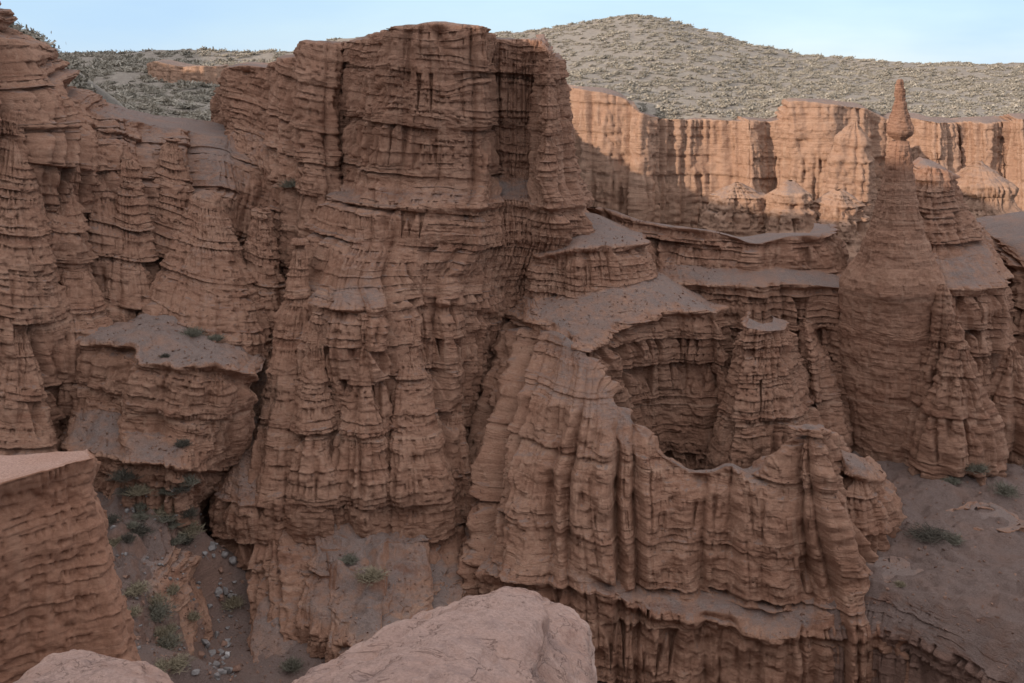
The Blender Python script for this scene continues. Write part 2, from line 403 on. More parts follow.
def span(dense_lo, dense_hi, step, far_lo, far_hi):
    mid = list(np.arange(dense_lo, dense_hi, step))
    lo = []; v = dense_lo; d = step
    while v > far_lo: d *= 1.25; v -= d; lo.append(v)
    hi = []; v = mid[-1]; d = step
    while v < far_hi: d *= 1.25; v += d; hi.append(v)
    return np.array(lo[::-1] + mid + hi)
G_PTS = [at(212, 538, 84), at(224, 575, 79.5), at(233, 620, 73.5), at(230, 660, 69), at(225, 700, 65), at(222, 555, 82), at(230, 640, 71.5), at(230, 740, 57),
         at(110, 480, 80), at(150, 590, 65), at(180, 655, 59), at(130, 640, 57), at(60, 480, 76), at(20, 470, 80), at(150, 700, 52), at(100, 540, 70),
         at(110, 478, 78), at(150, 487, 77), at(185, 505, 75.5), at(130, 500, 76), at(170, 525, 74), at(160, 484, 86), at(200, 512, 84),
         at(300, 730, 62), at(400, 740, 62), at(500, 760, 60), at(440, 640, 68), at(480, 590, 76),
         at(465, 520, 86), at(490, 470, 100), at(700, 850, 58), at(850, 840, 58), at(1000, 860, 52), at(600, 830, 58),
         at(900, 520, 92), at(1000, 520, 92), at(950, 620, 78), at(1100, 640, 76), at(880, 690, 70), at(1000, 700, 64), at(1200, 600, 90),
         at(40, 430, 86), at(20, 400, 95), at(-100, 440, 84), at(700, 500, 90),
         np.array((0, 0, -6.0)), np.array((0, 6, -10.0)), np.array((0, 14, -17.)), np.array((0, 28, -31.)), np.array((-20, 8, -9.)), np.array((20, 8, -12.)), np.array((-40, 10, -6.)), np.array((40, 20, -20.)),
         np.array((0, -30, -2.)), np.array((-60, -20, 0.)), np.array((60, -20, -4.)),
         np.array((0, 140, -36.)), np.array((80, 140, -36.)), np.array((-80, 140, -30.)), np.array((100, 170, -34.)), np.array((0, 180, -34.)),
         np.array((300, 300, -30.)), np.array((-300, 300, -20.)), np.array((0, 900, -30.)), np.array((1500, 900, -30.)), np.array((-1500, 900, -30.)), np.array((0, -900, -20.)), np.array((900, -300, -20.)), np.array((-900, -300, -20.)), np.array((150, 60, -30.)), np.array((200, 120, -30.))]
gx = span(-60, 85, 0.45 / Q, -4000, 4000); gy = span(20, 130, 0.45 / Q, -3000, 6000)
ground, GRID = terrain('ground', G_PTS, M_TALUS, gx, gy)
tag(ground, kind='structure')
def ground_z(x, y):
    xs, ys, Z = GRID
    i = np.clip(np.searchsorted(xs, x) - 1, 0, len(xs) - 2); j = np.clip(np.searchsorted(ys, y) - 1, 0, len(ys) - 2)
    fx = (x - xs[i]) / (xs[i + 1] - xs[i]); fy = (y - ys[j]) / (ys[j + 1] - ys[j])
    return (Z[j, i] * (1 - fx) + Z[j, i + 1] * fx) * (1 - fy) + (Z[j + 1, i] * (1 - fx) + Z[j + 1, i + 1] * fx) * fy

def hill(name, rows, mat, step, rough=1.0, back=200):
    W = [[at(*p) for p in r] for r in rows]
    W.insert(0, [p + np.array([0, back, -back * 0.35]) for p in W[0]])
    G, vp = resample(W, step / Q, step * 8, step * 3)
    x, y = G[..., 0], G[..., 1]
    G[..., 2] += rough * fbm(x / 14, y / 14, 0 * x, 100, 5)
    o = grid_mesh(name, G, mat); tag(o, kind='structure'); FORMS[name] = (G, vp)
    return o
hill('far_hill', [
    [(300, 40, 420), (440, 36, 420), (545, 29, 420), (600, 18, 420), (648, 11, 420), (700, 27, 410), (760, 45, 400), (820, 57, 390), (870, 62, 380), (930, 62, 375), (1024, 64, 370), (1150, 62, 370), (1350, 60, 360)],
    [(300, 70, 310), (440, 70, 310), (545, 66, 310), (600, 60, 310), (648, 58, 305), (700, 66, 300), (760, 78, 295), (820, 86, 290), (870, 90, 290), (930, 92, 290), (1024, 94, 285), (1150, 94, 285), (1350, 94, 280)],
    [(300, 110, 232), (440, 110, 232), (545, 92, 232), (600, 96, 230), (640, 118, 222), (700, 121, 222), (760, 122, 222), (790, 106, 222), (870, 112, 222), (930, 120, 220), (1024, 121, 218), (1150, 120, 218), (1350, 120, 215)],
    [(300, 190, 240), (440, 190, 240), (545, 180, 240), (600, 180, 240), (640, 180, 240), (700, 180, 240), (760, 180, 240), (790, 180, 240), (870, 180, 240), (930, 180, 240), (1024, 180, 240), (1150, 180, 240), (1350, 180, 240)]], M_HILL, 1.1)
hill('left_hill', [
    [(-260, 60, 260), (-60, 60, 255), (30, 62, 250), (55, 56, 250), (95, 50, 250), (130, 47, 250), (200, 50, 250), (290, 48, 255), (345, 46, 260), (430, 50, 270), (520, 60, 290)],
    [(-260, 100, 200), (-60, 100, 200), (30, 92, 200), (60, 84, 200), (100, 78, 200), (150, 74, 200), (210, 76, 205), (290, 80, 210), (345, 82, 215), (430, 82, 220), (520, 90, 240)],
    [(-260, 150, 150), (-60, 150, 150), (30, 128, 150), (60, 126, 150), (100, 124, 150), (150, 130, 150), (210, 136, 150), (290, 140, 155), (345, 140, 160), (430, 140, 170), (520, 150, 190)],
    [(-260, 260, 148), (-60, 260, 148), (30, 230, 148), (60, 230, 148), (100, 230, 148), (150, 230, 148), (210, 230, 148), (290, 230, 153), (345, 230, 158), (430, 230, 168), (520, 230, 188)]], M_HILL, 1.0)
hill('shrubby_slope', [
    [(-260, -80, 150), (-120, -50, 145), (-30, -4, 140), (5, 16, 137), (20, 24, 136), (34, 42, 135), (50, 51, 136), (64, 60, 138), (76, 82, 142), (105, 150, 150)],
    [(-260, 60, 125), (-120, 50, 120), (-30, 55, 116), (5, 70, 114), (22, 80, 114), (40, 90, 116), (56, 98, 120), (72, 108, 126), (90, 125, 134), (125, 180, 146)],
    [(-260, 180, 118), (-120, 180, 112), (-30, 180, 110), (5, 180, 108), (22, 180, 108), (40, 180, 110), (56, 180, 114), (72, 180, 122), (90, 190, 132), (130, 220, 144)]], M_HILL, 0.7, rough=0.8, back=60)
# the high rim the low sun stands behind: it shades the whole near canyon
def rim_ridge():
    cs = np.linspace(-520, 260, 320); aa = np.linspace(-260, 0, 60)
    A, Cc = np.meshgrid(aa, cs, indexing='ij')
    crest = np.interp(Cc, [-420, -300, -190, -178, -112, -99, -76, -62], [75, 50, 30, 28.3, 28.3, 33, 33.5, 29.5])
    d = A + 60
    Z = np.where(d > 0, crest - d * 0.95, crest + d * 0.12)
    Z += 1.0 * fbm(A / 15, Cc / 15, 0 * A, 120, 4)
    X = A * 0.824 + Cc * 0.566; Y = A * 0.566 - Cc * 0.824
    P = np.stack([X, Y, Z], -1)
    return tag(grid_mesh('canyon_rim_hill', P[:, ::-1], M_HILL), kind='structure')
rim_ridge()

# ------------------------------------------------------------------ rock formations
def ring_rows(spec, Y, n=33, back_k=1.0):
    """spec: list of (py, left px, right px, depth ratio)"""
    rows = []
    for (py, l, r, k) in spec:
        a = at(l, py, Y); b = at(r, py, Y); cx = (a[0] + b[0]) / 2; rx = (b[0] - a[0]) / 2
        rows.append([(cx + rx * math.cos(t), Y + rx * k * math.sin(t), a[2]) for t in np.linspace(math.pi * .5, math.pi * 2.5, n)])
    return rows
# far sunlit cliffs under the hill
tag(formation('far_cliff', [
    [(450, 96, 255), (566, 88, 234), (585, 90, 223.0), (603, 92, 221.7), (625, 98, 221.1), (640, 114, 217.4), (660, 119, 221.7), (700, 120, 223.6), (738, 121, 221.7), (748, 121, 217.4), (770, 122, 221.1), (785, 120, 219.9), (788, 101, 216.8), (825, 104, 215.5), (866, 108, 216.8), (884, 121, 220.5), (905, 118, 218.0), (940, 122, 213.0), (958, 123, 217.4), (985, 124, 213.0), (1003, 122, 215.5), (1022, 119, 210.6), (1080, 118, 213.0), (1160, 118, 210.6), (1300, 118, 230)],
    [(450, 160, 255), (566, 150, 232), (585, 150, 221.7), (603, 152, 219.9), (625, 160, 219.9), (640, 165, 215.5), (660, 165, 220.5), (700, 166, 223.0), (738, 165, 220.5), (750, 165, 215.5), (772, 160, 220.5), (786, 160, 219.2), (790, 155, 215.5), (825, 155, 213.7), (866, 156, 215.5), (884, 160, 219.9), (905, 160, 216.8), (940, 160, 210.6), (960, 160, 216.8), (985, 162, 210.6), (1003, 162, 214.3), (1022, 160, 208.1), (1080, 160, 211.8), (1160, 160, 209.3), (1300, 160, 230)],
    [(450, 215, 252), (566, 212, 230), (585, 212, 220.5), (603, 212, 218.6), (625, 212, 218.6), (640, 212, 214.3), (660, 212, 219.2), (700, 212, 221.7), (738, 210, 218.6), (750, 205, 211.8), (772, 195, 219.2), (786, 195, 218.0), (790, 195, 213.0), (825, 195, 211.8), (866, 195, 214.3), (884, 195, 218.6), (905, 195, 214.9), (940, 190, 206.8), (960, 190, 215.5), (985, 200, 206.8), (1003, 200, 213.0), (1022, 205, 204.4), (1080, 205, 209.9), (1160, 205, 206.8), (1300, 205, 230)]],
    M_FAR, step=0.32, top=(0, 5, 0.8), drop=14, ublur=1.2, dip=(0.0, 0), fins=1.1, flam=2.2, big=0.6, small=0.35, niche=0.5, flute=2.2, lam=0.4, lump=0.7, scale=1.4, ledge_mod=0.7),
    'sunlit orange cliff wall below the shrubby far hill', 'cliff')

def knoll(name, label, cx, top_y, base_y, r_top, r_bot, Y, step=0.25, mat=None, elong=1.0, mid=None, **kw):
    t = at(cx, top_y, Y); b = at(cx, base_y, Y)
    rows = []
    h = t[2] - b[2]
    prof = mid or [(0.0, 0.08), (0.09, 0.42), (0.20, 0.80), (0.24, 0.98), (0.44, 1.02), (0.48, 1.22), (0.74, 1.30)]
    for (f, k) in prof + [(1.0, r_bot / r_top)]:
        r = r_top * k
        wob = lambda a: 1 + 0.16 * math.sin(2 * a + cx) + 0.12 * math.sin(3 * a + 2.1 * cx) + 0.07 * math.sin(5 * a + cx * 0.7)
        rows.append([(t[0] + elong * r * wob(a) * math.cos(a), t[1] + r * wob(a) * math.sin(a), t[2] - h * f - r * 0.12 * math.cos(a + cx)) for a in np.linspace(math.pi * 0.5, math.pi * 2.5, 41)])
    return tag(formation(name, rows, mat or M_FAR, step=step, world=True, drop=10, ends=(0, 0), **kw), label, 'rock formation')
KN = dict(fins=0.8, big=0.9, small=0.8, niche=0.9, flute=0.9, lump=1.3)
knoll('rock_knoll', 'sunlit domed rock knoll left of its twin, under the big smooth alcove', 737, 182, 240, 4.8, 7.4, 196, **KN)
knoll('rock_knoll', 'sunlit pointed rock knoll with fluted skirt beside the domed one', 790, 179, 245, 4.6, 8.6, 193, **KN)
knoll('rock_knoll', 'low shaded knoll just left of the tall spire', 838, 190, 250, 4.2, 7.4, 190, **KN)
knoll('rock_pillar', 'round topped sunlit pillar standing before the far cliff left of the spire', 855, 120, 196, 3.6, 5.2, 203, fins=0.7, big=0.4, small=0.4, niche=0.3)
knoll('rock_knoll', 'broad stepped knoll in sunlight right of the spire', 978, 160, 268, 5.0, 13.0, 152, **KN)

# tall cliff wall left behind the central butte
tag(formation('cliff_wall', [
    [(214, 100, 135), (219, 88, 124), (226, 66, 122), (250, 64, 122), (271, 68, 120), (274, 58, 116), (296, 57, 114), (302, 44, 110), (340, 46, 109), (360, 50, 118)],
    [(214, 120, 135), (222, 98, 123), (229, 95, 121), (250, 95, 120.5), (271, 96, 119), (274, 95, 114), (296, 95, 112), (303, 95, 107), (336, 95, 107), (360, 95, 118)],
    [(214, 160, 135), (232, 122, 121), (238, 125, 119), (250, 130, 118), (268, 132, 117), (274, 135, 111), (294, 140, 109), (303, 145, 105), (334, 150, 105), (360, 150, 118)],
    [(205, 210, 130), (225, 165, 117), (245, 168, 113), (258, 168, 112), (270, 170, 110), (280, 172, 107), (296, 175, 105), (310, 180, 102.5), (334, 184, 103), (360, 190, 116)],
    [(205, 330, 125), (225, 300, 112), (245, 300, 108), (258, 300, 107), (270, 300, 104), (280, 300, 102), (296, 300, 100), (310, 300, 98), (334, 300, 98), (360, 300, 110)]],
    M_ROCK, step=0.13, top=(0, 7, 0.3), dip=(0.20, 0), fins=0.8, big=0.6, small=0.5, niche=0.5),
    'smooth faced cliff wall behind the left shoulder of the tallest butte', 'cliff')

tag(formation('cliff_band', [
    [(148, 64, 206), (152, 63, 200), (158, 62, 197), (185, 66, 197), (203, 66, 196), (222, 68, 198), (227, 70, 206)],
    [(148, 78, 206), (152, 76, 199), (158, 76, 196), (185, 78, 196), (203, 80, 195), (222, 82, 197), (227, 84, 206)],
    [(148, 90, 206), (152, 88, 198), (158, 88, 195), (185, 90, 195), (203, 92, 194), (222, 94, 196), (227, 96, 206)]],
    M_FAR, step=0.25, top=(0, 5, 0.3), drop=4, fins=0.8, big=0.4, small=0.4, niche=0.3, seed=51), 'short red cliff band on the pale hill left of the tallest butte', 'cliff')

# left canyon side, beds dipping to the right
tag(formation('canyon_wall', [
    [(-140, -30, 92), (-60, -20, 92), (-8, 22, 95), (14, 62, 98), (48, 92, 103), (100, 114, 109), (150, 122, 114), (205, 131, 119), (236, 136, 120), (258, 122, 119), (300, 130, 114), (330, 150, 110)],
    [(-140, 70, 88), (-60, 75, 88), (0, 95, 91), (30, 112, 94), (66, 135, 98), (112, 152, 103), (157, 160, 107), (205, 168, 111), (235, 165, 113), (255, 155, 113), (300, 165, 108), (330, 175, 107)],
    [(-140, 120, 86.5), (-60, 120, 86.5), (0, 135, 89), (30, 150, 91.5), (66, 168, 95), (112, 182, 100), (157, 190, 103.5), (205, 192, 107), (235, 190, 109), (262, 185, 110), (305, 195, 106), (330, 200, 105)],
    [(-140, 235, 85), (-60, 230, 85), (0, 235, 90.5), (28, 240, 92), (60, 252, 94.5), (95, 262, 97), (130, 262, 98), (165, 265, 100), (205, 262, 101), (245, 275, 103), (300, 285, 104), (320, 290, 105)],
    [(-140, 330, 81), (-60, 330, 81), (0, 330, 89.5), (22, 335, 90.5), (40, 340, 94), (62, 335, 92), (92, 335, 94.5), (125, 325, 96), (165, 325, 97), (200, 325, 98), (230, 345, 100), (290, 350, 103)],
    [(-140, 440, 76), (-60, 440, 76), (0, 435, 85), (22, 438, 86), (34, 425, 92), (48, 430, 90), (88, 430, 93), (125, 430, 94), (165, 430, 95), (195, 430, 96), (225, 430, 98), (290, 430, 102)]],
    M_ROCK, step=0.095, top=(-2, 10, 0.5), dip=(0.30, 0.05), fins=1.7, fins2=2.9, big=1.0, small=0.6, niche=1.1, flute=1.0, terr=0.6, st_lo=0.2, st_hi=0.6, seed=1, ublur=0.9, vblur=0.5),
    'ragged red canyon side with ledges slanting down to the right', 'cliff')

def spur(name, label, apex, top_w, l, r, base_y, Y, Yb=None, depth=1.1, parent=None, seed=30, **kw):
    """a tapering buttress: narrow top, spreading and coming forward downwards"""
    ax, ay = apex; h = base_y - ay
    Yb = Y - 6.0 if Yb is None else Yb
    W = []
    for f, k in ((0.0, 0.5), (0.02, 1.0), (0.10, None), (0.35, None), (0.65, None), (1.0, None), (1.10, None)):
        if k is None:
            kk = (f - 0.05) / 0.95
            hl = (top_w / 2) * (1 - kk) + (ax - l) * kk; hr = (top_w / 2) * (1 - kk) + (r - ax) * kk
        else: hl = hr = top_w / 2 * k
        Yc = Y + (Yb - Y) * min(f, 1.0)
        p = at(ax - hl, ay + h * f, Yc); q = at(ax + hr, ay + h * f, Yc)
        rx = (q[0] - p[0]) / 2; cx = (p[0] + q[0]) / 2
        W.append([(cx + rx * math.cos(t), Yc + rx * depth * math.sin(t), p[2]) for t in np.linspace(math.pi * .5, math.pi * 2.5, 33)])
    args = dict(fins=0.7, fins2=0.5, big=0.6, small=0.5, niche=0.8, ublur=0.3, vblur=0.25)
    args.update(kw)
    o = formation(name, W, M_ROCK, step=0.085, world=True, drop=8, ends=(0, 0), seed=seed, **args)
    if parent:
        o.location = o.location - parent.location; o.parent = parent
    else: tag(o, label, 'rock spur')
    return o
D1 = dict(dip=(0.25, 0.0), group=None); D1.pop('group')
spur('rock_spur', 'broad pyramid shaped spur between the terrace and the smooth cliff wall', (206, 192), 26, 144, 268, 335, 103, 94, seed=31, **D1)
spur('rock_spur', 'slim upright spur just left of the broad pyramid spur', (128, 160), 16, 92, 166, 305, 103, 95, seed=32, **D1)
spur('rock_spur', 'leaning blocky pinnacle above the left end of the terrace', (72, 232), 18, 44, 104, 345, 93, 87, seed=33, fins=0.5, fins2=0.3, **D1)
spur('rock_spur', 'tall ragged spur rising along the left edge of the cliffs', (12, 110), 22, -34, 58, 330, 93, 84, seed=34, **D1)
spur('rock_spur', 'low spur at the left edge above the flat topped block', (18, 312), 18, -20, 52, 448, 83, 77, seed=35, **D1)
spur('rock_spur', 'narrow spur high on the left cliffs right below the saddle', (172, 138), 14, 142, 208, 250, 110, 103, seed=37, **D1)
spur('rock_spur', 'narrow spur high on the left cliffs under the long sloping rim', (104, 128), 14, 68, 136, 245, 106, 98, seed=38, **D1)
spur('rock_spur', 'short thick spur high near the left edge of the cliffs', (52, 120), 16, 18, 86, 240, 100, 92, seed=39, **D1)
spur('rock_spur', 'short spur leaning on the left flank of the tallest butte', (262, 205), 16, 226, 296, 335, 103, 97, seed=36, **D1)

# left terrace with grey shelf
tag(formation('rock_terrace', [
    [(130, 318, 98), (150, 312, 97), (170, 308, 97), (190, 308, 97), (215, 315, 96), (235, 330, 95), (255, 345, 94), (270, 350, 94)],
    [(60, 332, 92), (75, 343, 84.5), (110, 344, 83), (138, 346, 81.5), (141, 365, 79), (188, 364, 78.5), (226, 367, 78.5), (260, 379, 82)],
    [(62, 398, 92), (74, 408, 82.5), (100, 410, 81.5), (120, 415, 80.5), (124, 430, 77.5), (180, 438, 76.5), (222, 438, 77.5), (254, 440, 82)],
    [(56, 428, 88), (64, 445, 78), (90, 455, 76), (116, 460, 75), (140, 462, 74), (180, 466, 74), (210, 470, 77), (240, 472, 83)],
    [(60, 465, 88), (70, 470, 78), (92, 480, 76.5), (116, 482, 75.5), (140, 485, 74.5), (180, 495, 74.5), (200, 510, 79), (212, 520, 87)]],
    M_ROCK, step=0.075, lips=(1, 3), drop=8, dip=(0.12, 0), bumpy=0.6, grow=False, parts=[('gravel_top', 0), ('banded_face', 1), ('lower_ledge', 2)], fins=0.4, big=0.5, small=0.5, niche=0.35, ublur=0.5),
    'low terrace with a flat grey gravel top and banded face', 'rock terrace')

# the central butte
butte = tag(formation('sandstone_butte', [
    [(338, 50, 120), (350, 44, 110), (372, 38, 104), (383, 34, 101), (397, 26, 98), (440, 25, 98), (482, 30, 98), (489, 40, 102), (540, 41, 101), (550, 53, 98), (558, 60, 104), (556, 66, 125)],
    [(336, 115, 120), (346, 115, 109), (366, 114, 103), (376, 113, 100), (386, 112, 97.5), (440, 112, 97.2), (483, 112, 97.5), (489, 112, 103), (540, 112, 102.5), (546, 112, 97), (565, 112, 103), (562, 112, 125)],
    [(328, 178, 116), (338, 180, 108), (356, 182, 102), (368, 184, 99.5), (381, 185, 97), (440, 185, 96.8), (483, 184, 97), (491, 178, 102), (535, 176, 101.5), (544, 182, 95.5), (576, 180, 102), (570, 170, 125)],
    [(312, 192, 112), (320, 198, 103), (345, 202, 98.5), (360, 204, 96.5), (378, 206, 94.5), (430, 208, 94.2), (480, 207, 94.5), (500, 202, 97.5), (530, 204, 97.5), (552, 208, 95), (584, 205, 100), (584, 200, 125)],
    [(296, 238, 110), (304, 240, 100), (335, 242, 94.5), (352, 242, 92.5), (376, 244, 92.5), (425, 246, 93), (478, 246, 93.3), (500, 244, 96), (528, 242, 97), (557, 238, 95.5), (594, 234, 100), (594, 228, 125)],
    [(281, 285, 108), (290, 285, 97), (318, 285, 91), (335, 283, 89), (365, 284, 88.5), (418, 268, 92), (450, 276, 92), (485, 280, 95), (508, 285, 97), (545, 272, 98), (592, 258, 102), (594, 250, 125)],
    [(272, 312, 106), (280, 312, 94.5), (310, 310, 88), (328, 307, 86), (378, 309, 85.5), (415, 302, 91), (448, 301, 90), (482, 308, 93), (504, 312, 96), (530, 312, 99), (560, 310, 104), (590, 310, 125)],
    [(262, 350, 104), (270, 350, 91), (298, 352, 85.5), (322, 352, 83.5), (376, 350, 83.3), (412, 350, 87.5), (446, 350, 88.5), (478, 352, 92), (500, 354, 96), (530, 354, 99), (560, 350, 104), (590, 350, 125)],
    [(234, 425, 100), (242, 428, 88), (290, 430, 83), (335, 428, 82), (385, 428, 82), (415, 430, 83.5), (446, 425, 86), (466, 425, 90), (486, 420, 97), (530, 420, 100), (560, 420, 104), (590, 420, 125)],
    [(204, 480, 98), (210, 485, 86), (250, 486, 80), (298, 482, 79.6), (370, 472, 79.8), (425, 472, 81.2), (450, 475, 83.5), (462, 490, 88), (480, 490, 96), (530, 490, 100), (560, 490, 104), (590, 490, 125)],
    [(204, 520, 97), (211, 530, 83.5), (252, 535, 77.4), (300, 522, 77.6), (370, 520, 78), (425, 525, 78.8), (450, 540, 79.5), (462, 545, 86), (480, 545, 96), (530, 540, 100), (560, 540, 104), (590, 540, 125)],
    [(208, 560, 95), (216, 585, 80), (246, 600, 74), (310, 568, 73.6), (370, 585, 71), (425, 562, 75), (455, 575, 76), (465, 590, 82), (480, 600, 94), (530, 600, 100), (560, 600, 104), (590, 600, 125)],
    [(212, 600, 93), (226, 645, 77), (252, 670, 70), (310, 650, 67.5), (370, 645, 64.8), (425, 615, 70.5), (455, 620, 72), (465, 620, 80), (480, 640, 92), (530, 640, 100), (560, 640, 104), (590, 640, 125)]],
    M_ROCK, step=0.075, lips=(3, 6, 9), top=(0, 12, 0.4), dip=(0.05, 0.0), grow=[(0, .5), (3, .6), (6, .9), (9, 1.0), (12, 1.0)], fins=1.2, fins2=1.0, parts=[('summit_block', 0), ('gravel_ledge', 2), ('fluted_foot', 3), ('undercut_base', 9)], bumpy=1.5, terr=0.7, st_lo=0.25, st_hi=0.7, big=0.8, small=0.5, niche=1.1, flute=1.3, lam=0.55, ublur=0.7, vblur=0.3),
    'tallest red butte with vertical upper walls and a fluted pyramid foot', 'butte')

for q, (ap, tw, l, r, by, Y, Yb) in enumerate([((364, 311), 16, 328, 396, 478, 86.0, 79.6), ((408, 316), 14, 376, 450, 478, 88.0, 80.6), ((318, 312), 12, 280, 352, 482, 86.6, 79.4), ((300, 236), 12, 240, 330, 486, 94.0, 80.5), ((452, 372), 8, 424, 480, 505, 89.0, 82.5), ((264, 345), 10, 214, 300, 492, 92.0, 80.0), ((415, 262), 14, 388, 446, 400, 94.0, 89.5), ((350, 283), 10, 312, 380, 352, 89.5, 86.5)]):
    spur('buttress', None, ap, tw, l, r, by, Y, Yb, parent=butte, seed=41 + q, depth=0.9, fins=0.6, fins2=0.0, flute=1.0, small=0.45, lump=0.7, lam=0.5, niche=0.9)

for q, (ap, tw, l, r, by, Y, Yb) in enumerate([((335, 536), 40, 296, 384, 612, 77.0, 70.8), ((425, 545), 30, 392, 466, 602, 78.0, 72.5), ((282, 556), 24, 244, 322, 645, 77.5, 69.6), ((372, 588), 26, 336, 412, 645, 71.5, 66.5)]):
    spur('ledge', None, ap, tw, l, r, by, Y, Yb, parent=butte, seed=61 + q, depth=1.0, fins=0.5, fins2=0.3, flute=0.7, small=0.6, lump=1.2, lam=0.6, niche=0.7, bumpy=0.6, lips=(1, 3), lip_amp=0.5)

# stepped wall behind the bowl
tag(formation('stepped_cliff', [
    [(560, 205, 125), (600, 208, 112), (640, 221, 108), (680, 228, 105), (720, 232, 104), (755, 242, 102), (790, 237, 102), (821, 237, 102.5), (832, 232, 112), (830, 225, 130)],
    [(560, 250, 125), (600, 255, 109), (640, 258, 106.5), (680, 264, 103.5), (715, 268, 102.5), (750, 268, 101), (790, 268, 101), (836, 274, 101), (848, 270, 112), (845, 260, 130)],
    [(560, 275, 122), (600, 280, 106), (640, 284, 103.5), (680, 284, 100.5), (718, 285, 99), (758, 286, 98), (795, 284, 98), (846, 286, 97.5), (858, 280, 112), (850, 270, 130)],
    [(560, 350, 122), (600, 350, 105), (640, 350, 102.5), (680, 350, 99.5), (718, 350, 98), (758, 350, 97), (795, 350, 97), (847, 350, 95.5), (860, 350, 112), (850, 340, 130)],
    [(560, 430, 118), (600, 430, 102), (640, 430, 100), (680, 430, 97), (718, 430, 95.5), (758, 430, 94.5), (795, 430, 94), (849, 435, 93), (862, 430, 112), (850, 420, 130)]],
    M_ROCK, step=0.095, lips=(0, 2), top=(0, 7, -0.9), drop=10, dip=(0.05, 0), fins=1.1, parts=[('upper_tier', 0), ('lower_tier', 2)], big=0.8, small=0.55, niche=0.9, seed=2),
    'two stepped cliff wall between the grey topped mesa and the spire', 'cliff')

# grey topped mesa
tag(formation('flat_topped_mesa', [
    [(575, 216, 112), (578, 215, 111), (580, 214, 110), (584, 214, 110), (590, 215, 110), (600, 218, 110), (606, 220, 111), (606, 220, 113)],
    [(545, 224, 112), (528, 243, 101), (541, 256, 95.5), (578, 248, 94.5), (612, 246, 95.5), (638, 244, 98), (646, 240, 103), (642, 230, 113)],
    [(540, 262, 112), (518, 290, 100), (535, 300, 94.5), (578, 294, 93.5), (616, 284, 94), (646, 279, 96.5), (655, 272, 102), (655, 255, 113)],
    [(532, 290, 112), (512, 312, 96.5), (543, 322, 90.5), (588, 352, 85.5), (622, 326, 89), (674, 309, 92.5), (719, 315, 91), (716, 295, 113)],
    [(525, 330, 112), (502, 350, 95.5), (540, 355, 90), (594, 378, 85.5), (634, 350, 90.5), (680, 345, 93), (726, 350, 91), (720, 330, 113)],
    [(490, 400, 110), (484, 405, 96), (535, 410, 89), (596, 415, 85), (640, 400, 92), (684, 395, 92.5), (732, 395, 90), (735, 380, 112)],
    [(470, 470, 108), (464, 475, 93), (530, 480, 87), (610, 475, 85), (655, 470, 91), (700, 478, 91), (748, 475, 88.5), (760, 450, 112)]],
    M_ROCK, step=0.075, lips=(1, 3), drop=10, dip=(0.02, 0), fins=1.0, parts=[('gravel_top', 0), ('upper_face', 1), ('gravel_shelf', 2), ('lower_face', 3)], big=0.7, small=0.5, niche=0.8, seed=3, ublur=0.5),
    'flat topped mesa with two grey gravel shelves right of the tallest butte', 'mesa')

# capped column in the bowl
tag(formation('capped_column', [
    [(748, 318, 94), (742, 320, 91), (746, 326, 89), (765, 330, 88.5), (783, 328, 89.5), (786, 322, 92), (780, 318, 94)],
    [(745, 335, 96), (738, 336, 91), (743, 338, 88.7), (765, 340, 88.2), (786, 338, 89.2), (792, 336, 92), (785, 334, 97)],
    [(735, 395, 97), (722, 398, 91), (735, 402, 87), (765, 405, 86), (797, 402, 87), (812, 395, 92), (800, 390, 98)],
    [(715, 470, 97), (705, 475, 90), (725, 480, 85), (765, 482, 84), (808, 475, 84), (838, 465, 90), (835, 455, 97)]],
    M_ROCK, step=0.075, lips=(0,), lip_amp=0.4, top=(0, 1.5, 0.5), top_in=0.4, drop=8, parts=[('cap_slab', 0), ('shaft', 1)], fins=0.9, big=0.5, small=0.5, niche=0.7, ublur=0.5, seed=4),
    'column with a pale flat cap slab standing in the bowl', 'rock formation')
tag(formation('rock_fin', [
    [(800, 330, 98), (803, 322, 96), (806, 317, 95), (809, 322, 95.5), (812, 330, 98)],
    [(796, 360, 99), (800, 360, 94), (812, 362, 92), (826, 360, 94), (830, 355, 99)],
    [(790, 430, 99), (798, 435, 92), (820, 440, 89), (847, 435, 91), (850, 425, 99)]],
    M_ROCK, step=0.085, top=(0, 3, -0.5), drop=8, fins=0.7, big=0.4, small=0.5, niche=0.6, ublur=0.4, seed=5),
    'narrow triangular rock fin in front of the crack left of the spire', 'rock formation')

